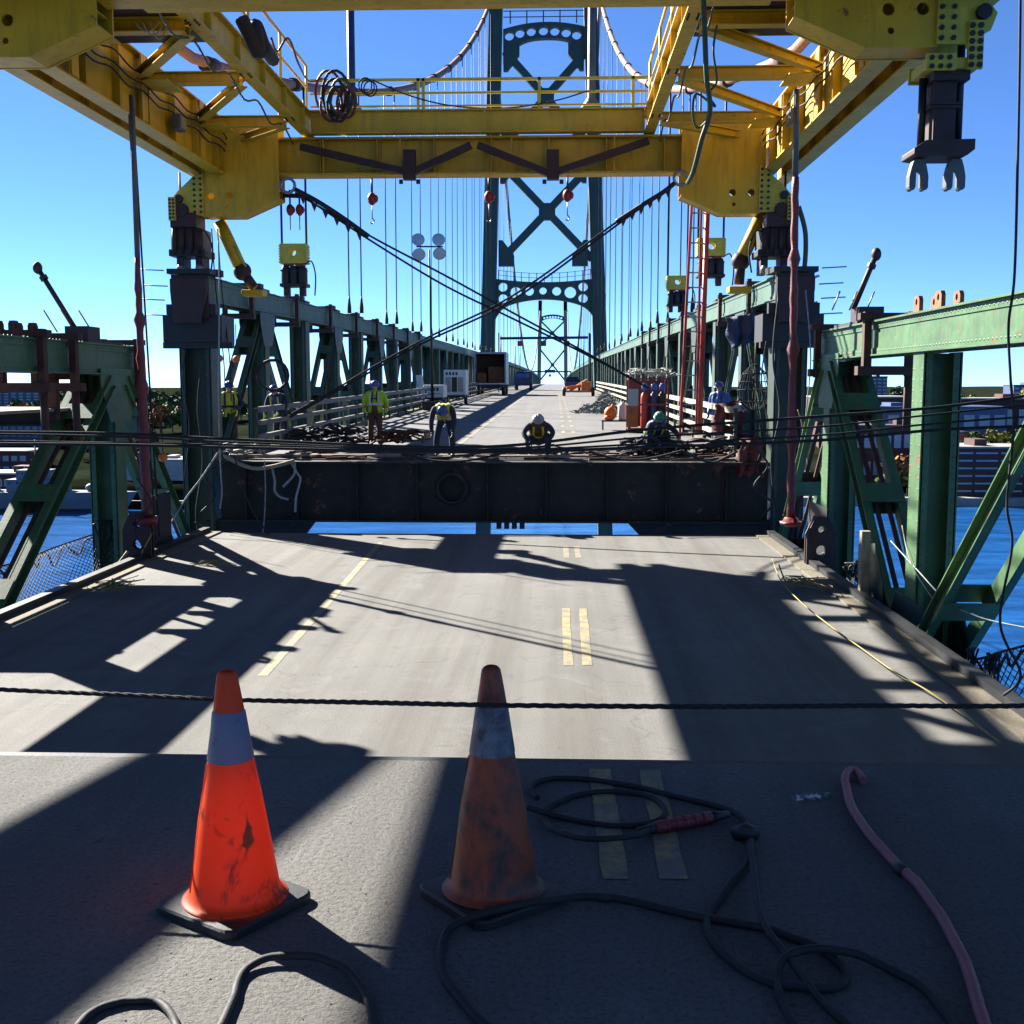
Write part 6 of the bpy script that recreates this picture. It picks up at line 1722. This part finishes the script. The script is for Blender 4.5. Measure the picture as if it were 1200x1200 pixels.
nb = thing('net_bag', 'wire net sack hanging on the right truss beside the strongback', 'net bag', c - V((0, 0, .5)))
m = MB()
for a in range(14):
    an = a * .449
    m.tube([c + V((math.cos(an) * r * .5, math.sin(an) * r * .4, z)) for r, z in ((.1, .55), (.6, .3), (.85, -.1), (.75, -.4), (.3, -.6), (0, -.62))], .012, 4)
for r, z in ((.6, .3), (.8, .1), (.85, -.1), (.75, -.4), (.3, -.6)): m.tube([c + V((math.cos(q * .4488) * r * .5, math.sin(q * .4488) * r * .4, z)) for q in range(14)], .012, 4, closed=True)
m.build('wire_mesh', M['rope'], nb, kind='stuff')
MB().tube([c + V((0, 0, .5)), P(886, 395, 29.6)], .02, 5).build('hanging_rope', M['yellow_cord'], nb)
for px, py, y, lab in ((257, 420, 30.2, 'round amber float hanging left of the climbing worker'), (277, 421, 30.0, 'round amber float hanging right of the climbing worker'), (191, 536, 24.5, 'orange float caught on the diagonal by the red rod')):
    c = P(px, py, y); fl = thing('float', lab, 'float', c, 'amber floats' if py < 500 else None)
    MB().ell(c, (.10, .10, .10), 14, 10).build('ball', M['orange'], fl)
    MB().tube([c + V((0, 0, .1)), c + V((0, 0, .9))], .012, 5).build('cord', M['rope'], fl)
c = P(320, 444, 32); m = MB()
tag(MB().tube([c + V((.42 * math.cos(a * .35), 0, .42 * math.sin(a * .35) + .1)) for a in range(18)], .05, 6, closed=True).build('hose_ring', M['hose_black'], loc=c), 'large ring of black hose hung on the shaded truss behind the workers', 'hose')

# ------------------------------------------------------------------ far shores
def leafy(name, lab, c, h, wd, mat, group, n=520, trunk=True):
    t = thing(name, lab, 'tree', c, group)
    cl = []
    for i in range(9):
        a = random.random() * 6.28; r = random.random() ** .5 * wd * .34; zz = h * (.42 + .45 * random.random())
        cl.append((V((r * math.cos(a), r * math.sin(a), zz)), wd * random.uniform(.16, .3)))
    m = MB(); s = wd * .10
    for i in range(n):
        o, r = random.choice(cl); d = V((random.gauss(0, 1), random.gauss(0, 1), random.gauss(0, .8))).normalized() * r * (.55 + .45 * random.random())
        p = V(c) + o + d; e = V((random.gauss(0, 1), random.gauss(0, 1), random.gauss(0, 1))).normalized(); f = e.cross(d + V((.01, 0, .3))).normalized(); k = s * random.uniform(.5, 1.3)
        m.add([p - e * k, p + f * k * .7, p + e * k, p - f * k * .7], [(0, 1, 2, 3)])
    m.build('crown', mat, t)
    b = MB().tube([V(c) - V((0, 0, .5)), V(c) + V((0, 0, h * .35)), V(c) + V((wd * .05, 0, h * .62))], [h * .03, h * .022, h * .008], 6)
    for k in range(4): o, r = cl[k]; b.tube([V(c) + V((0, 0, h * .33)), V(c) + o], [h * .014, h * .005], 5)
    b.build('trunk', M['bark'], t)
    return t
def shore_z(y, right):
    pts = ((466, -43.5), (540, -37), (640, -24), (900, -10), (2500, -4)) if right else ((448, -44), (520, -40), (640, -26), (900, -16), (2500, -12))
    for (a, b), (c, d) in zip(pts[:-1], pts[1:]):
        if a <= y <= c: return b + (d - b) * (y - a) / (c - a)
    return pts[0][1]
CNT = {}
def ordn(k):
    CNT[k] = CNT.get(k, -1) + 1
    return ORD[CNT[k]]
def tree_at(px, py, y, h, wd, kind, lab, group):
    p = P(px, py, y); p.z = shore_z(y, px > 600) - .4
    leafy('tree', lab, p, h, wd, M[kind], group)
def bldg(name, lab, px0, px1, pyt, y, deep, mat, rows=0, cols=0, roof=None, wmat='pane', zb=None, cat='building', wfrac=(.7, .5)):
    x0, x1 = P(px0, 500, y).x, P(px1, 500, y).x; zt = P((px0 + px1) / 2, pyt, y).z
    zb = (shore_z(y, px0 > 600) - 2) if zb is None else zb
    b = thing(name, lab, cat, ((x0 + x1) / 2, y, zb))
    wl = MB().box((x0, y, zb), (x1, y + deep, zt)).build('wall', mat, b)
    MB().box((x0 - .3, y - .3, zt + .002), (x1 + .3, y + deep + .3, zt + .7)).build('roof', roof or M['roof_dark'], b)
    for q in range(random.randint(1, 3) if deep > 11 else 0):
        u = random.uniform(.1, .8); xx = x0 + (x1 - x0) * u; h = random.uniform(1.2, 3)
        MB().box((xx, y + deep * .2, zt + .71), (xx + (x1 - x0) * .1, y + deep * .6, zt + .71 + h)).build('roof_unit', mat, b)
    for r in range(rows):
        for c in range(cols):
            cw = (x1 - x0) / cols; rh = (zt - zb - 3) / rows
            xa = x0 + cw * (c + .5 - wfrac[0] / 2); za = zb + 2.6 + rh * (r + .5 - wfrac[1] / 2)
            w_ = MB().box((xa, y - .12, za), (xa + cw * wfrac[0], y - .002, za + rh * wfrac[1])).build('window', M[wmat], b)
    return b
# right shore
bldg('office_building', 'dark brick quayside building with long strip windows at the right', 1114, 1262, 525.5, 470, 30, M['brick'], 6, 5, M['stone'], wfrac=(.88, .22))
bldg('brick_house', 'small red brick block behind the dark quayside building', 1112, 1136, 508, 505, 12, M['rust_orange'], 2, 3)
bldg('low_warehouse', 'long low warehouse with pale roof among the trees at the right', 1118, 1300, 468, 620, 30, M['brick'], 1, 10, M['roof_pale'])
bldg('terminal_shed', 'wide dark shed with a blue grey roof edge behind the right columns', 1020, 1180, 478, 560, 40, M['tower_block'], 2, 9, M['tower_block'])
bldg('depot', 'dark flat roofed depot on the right shore left of the sunlit post', 960, 1072, 466, 600, 40, M['brick'], 2, 8, M['roof_pale'])
bldg('apartment_tower', 'blue grey apartment tower rising above the right treeline', 1014, 1038, 442, 900, 20, M['tower_block'], 6, 4)
bldg('chimney_block', 'small pale block on the skyline at the far right', 1186, 1215, 452, 850, 20, M['tower_block'], 4, 4)
bldg('terrace', 'dark lower building on the right shore behind the sloping diagonal', 1000, 1070, 500, 500, 14, M['brick'], 2, 6)
bldg('shore_shed', 'grey shed by the water behind the right suspension rod', 925, 985, 560, 475, 14, M['tower_block'], 2, 5)
rk = ('leaf_dark', 'leaf_green', 'leaf_orange', 'leaf_yellow'); nm = {'leaf_dark': 'dark green', 'leaf_green': 'green', 'leaf_orange': 'rusty autumn', 'leaf_yellow': 'yellowing'}
for i in range(16):
    px = 985 + i * 17 + random.uniform(-5, 5); k = rk[(i * 7) % 4]
    tree_at(px, 470, random.uniform(640, 760), random.uniform(15, 22), random.uniform(12, 17), k, f'{ordn("r" + k)} {nm[k]} tree from the left in the skyline row on the right shore', f'{nm[k]} skyline trees on the right shore')
for px, py, y, h, wd, k, lab in ((1052, 555, 478, 16, 13, 'leaf_orange', 'orange autumn tree by the water between the right columns'), (1042, 585, 474, 9, 10, 'leaf_green', 'green bush like tree at the water edge between the right columns'),
                                 (1063, 580, 476, 10, 9, 'leaf_yellow', 'yellowing tree by the water touching the sunlit post'), (1144, 525, 502, 9, 8, 'leaf_green', 'round green tree behind the quayside building'),
                                 (1166, 524, 502, 9, 10, 'leaf_yellow', 'yellow green tree behind the quayside building'), (1192, 524, 504, 9, 9, 'leaf_green', 'green tree behind the quayside building at the far right'), (1000, 575, 476, 9, 9, 'leaf_dark', 'dark tree by the water behind the sloping diagonal')):
    p = P(px, py, y); p.z = max(shore_z(y, True), -43) - .4
    if py < 530: p.z = P(px, 530, y).z
    leafy('tree', lab, p, h, wd, M[k], None)
# left shore
hb = bldg('hotel_block', 'tall blue grey hotel block with gable emblem on the left skyline', -30, 48, 459, 760, 25, M['tower_block'], 9, 9, M['tower_block'], wfrac=(.55, .5))
bldg('hotel_penthouse', 'plant room on top of the hotel block', -2, 19, 455, 768, 10, M['tower_block'], 0, 0, None, zb=P(0, 459, 768).z + .9)
bldg('long_shed', 'long white roofed quay shed on the left shore', -60, 46, 556, 470, 18, M['brick'], 1, 14, M['roof_pale'])
bldg('dockyard_hall', 'dark dockyard hall behind the quay shed', -60, 30, 530, 520, 25, M['brick'], 2, 9)
bldg('pale_warehouse', 'pale warehouse behind the left green column', 140, 232, 540, 500, 22, M['roof_pale'], 1, 8, M['roof_pale'])
bldg('grey_office', 'grey office block behind the outrigger on the left shore', -40, 62, 497, 600, 20, M['tower_block'], 3, 12)
for i in range(26):
    px = -30 + i * 11 + random.uniform(-5, 5); k = rk[(i * 5 + 1) % 3]
    tree_at(px, 500, random.uniform(560, 700), random.uniform(12, 18), random.uniform(12, 17), k, f'{ordn("l" + k)} {nm[k]} tree from the left on the slope of the left shore', f'{nm[k]} trees on the left shore')
for i in range(20):
    px = 50 + i * 11; k = rk[(i * 3) % 2]
    tree_at(px, 490, random.uniform(800, 880), random.uniform(10, 15), random.uniform(14, 20), k, f'{ordn("s" + k)} {nm[k]} tree from the left on the left skyline', f'{nm[k]} skyline trees on the left shore')
for i in range(22):
    px = 20 + i * 12.5; k = rk[(i * 5) % 3]
    tree_at(px, 490, random.uniform(690, 760), random.uniform(10, 14), random.uniform(13, 18), k, f'{ordn("m" + k)} {nm[k]} tree from the left in the middle row of the left shore', f'{nm[k]} middle row trees on the left shore')
# warship at the wharf
y = 432.0
x0, x1 = P(-110, 590, y).x, P(152, 590, y).x; L = x1 - x0
sh = thing('warship', 'grey warship moored along the left wharf', 'ship', ((x0 + x1) / 2, y, ZW))
def hull(zs, name, mat):
    st = [(0, .55), (.05, .85), (.2, 1), (.6, 1), (.8, .8), (.93, .4), (1.0, .03)]
    m = MB(); n = len(st)
    for z, fl, ext in zs:
        for u, b in st: m.v.append(V((x0 + L * u + (ext if u > .9 else 0), y - 6.5 * b * fl, z)))
        for u, b in reversed(st): m.v.append(V((x0 + L * u + (ext if u > .9 else 0), y + 6.5 * b * fl, z)))
    N = 2 * n
    for j in range(len(zs) - 1):
        for i in range(N): m.f.append((j * N + i, j * N + (i + 1) % N, (j + 1) * N + (i + 1) % N, (j + 1) * N + i)); m.sm.append(False)
    m.f.append(tuple(range((len(zs) - 1) * N, len(zs) * N))); m.sm.append(False)
    return m.build(name, mat, sh)
hull(((ZW - 1.5, .8, -2), (ZW + .9, .88, -1)), 'boot_topping', M['boot_topping'])
hull(((ZW + .902, .885, -1), (ZW + 4, .96, 1), (ZW + 7.2, 1, 3)), 'hull', M['ship_grey'])
sx = lambda u: x0 + L * u
for a, b, w_, za, zb_ in ((.16, .40, 5, 7.21, 11.5), (.48, .72, 5, 7.21, 12), (.52, .66, 4, 12.01, 15.5), (.24, .36, 3.6, 11.51, 14.2)):
    s = MB().box((sx(a), y - w_, ZW + za), (sx(b), y + w_, ZW + zb_)).build('superstructure', M['ship_grey'], sh)
    for i in range(7):
        MB().box((sx(a) + (sx(b) - sx(a)) * (i + .3) / 7, y - w_ - .06, ZW + zb_ - 1.7), (sx(a) + (sx(b) - sx(a)) * (i + .65) / 7, y - w_ - .002, ZW + zb_ - .9)).build('window', M['glass'], s)
MB().tube([(sx(.32), y, ZW + 14.2), (sx(.32), y, ZW + 17.5)], [1.8, 1.5], 10).build('funnel', M['ship_grey'], sh)
for u, h in ((.59, 27), (.40, 22)):
    m = MB().tube([(sx(u), y, ZW + 11.5), (sx(u), y, ZW + h)], [.6, .2], 6)
    for q in (.5, .7, .85): m.bar((sx(u) - 2, y, ZW + 11.5 + (h - 11.5) * q), (sx(u) + 2, y, ZW + 11.5 + (h - 11.5) * q), .2, .2)
    m.build('mast', M['ship_grey'], sh)
MB().ell((sx(.83), y, ZW + 8.6), (2, 2, 1.6)).build('gun_turret', M['ship_grey'], sh)
MB().tube([(sx(.83), y - .2, ZW + 9), (sx(.9), y - .2, ZW + 10)], .2, 6).build('gun_barrel', M['dark'], sh)
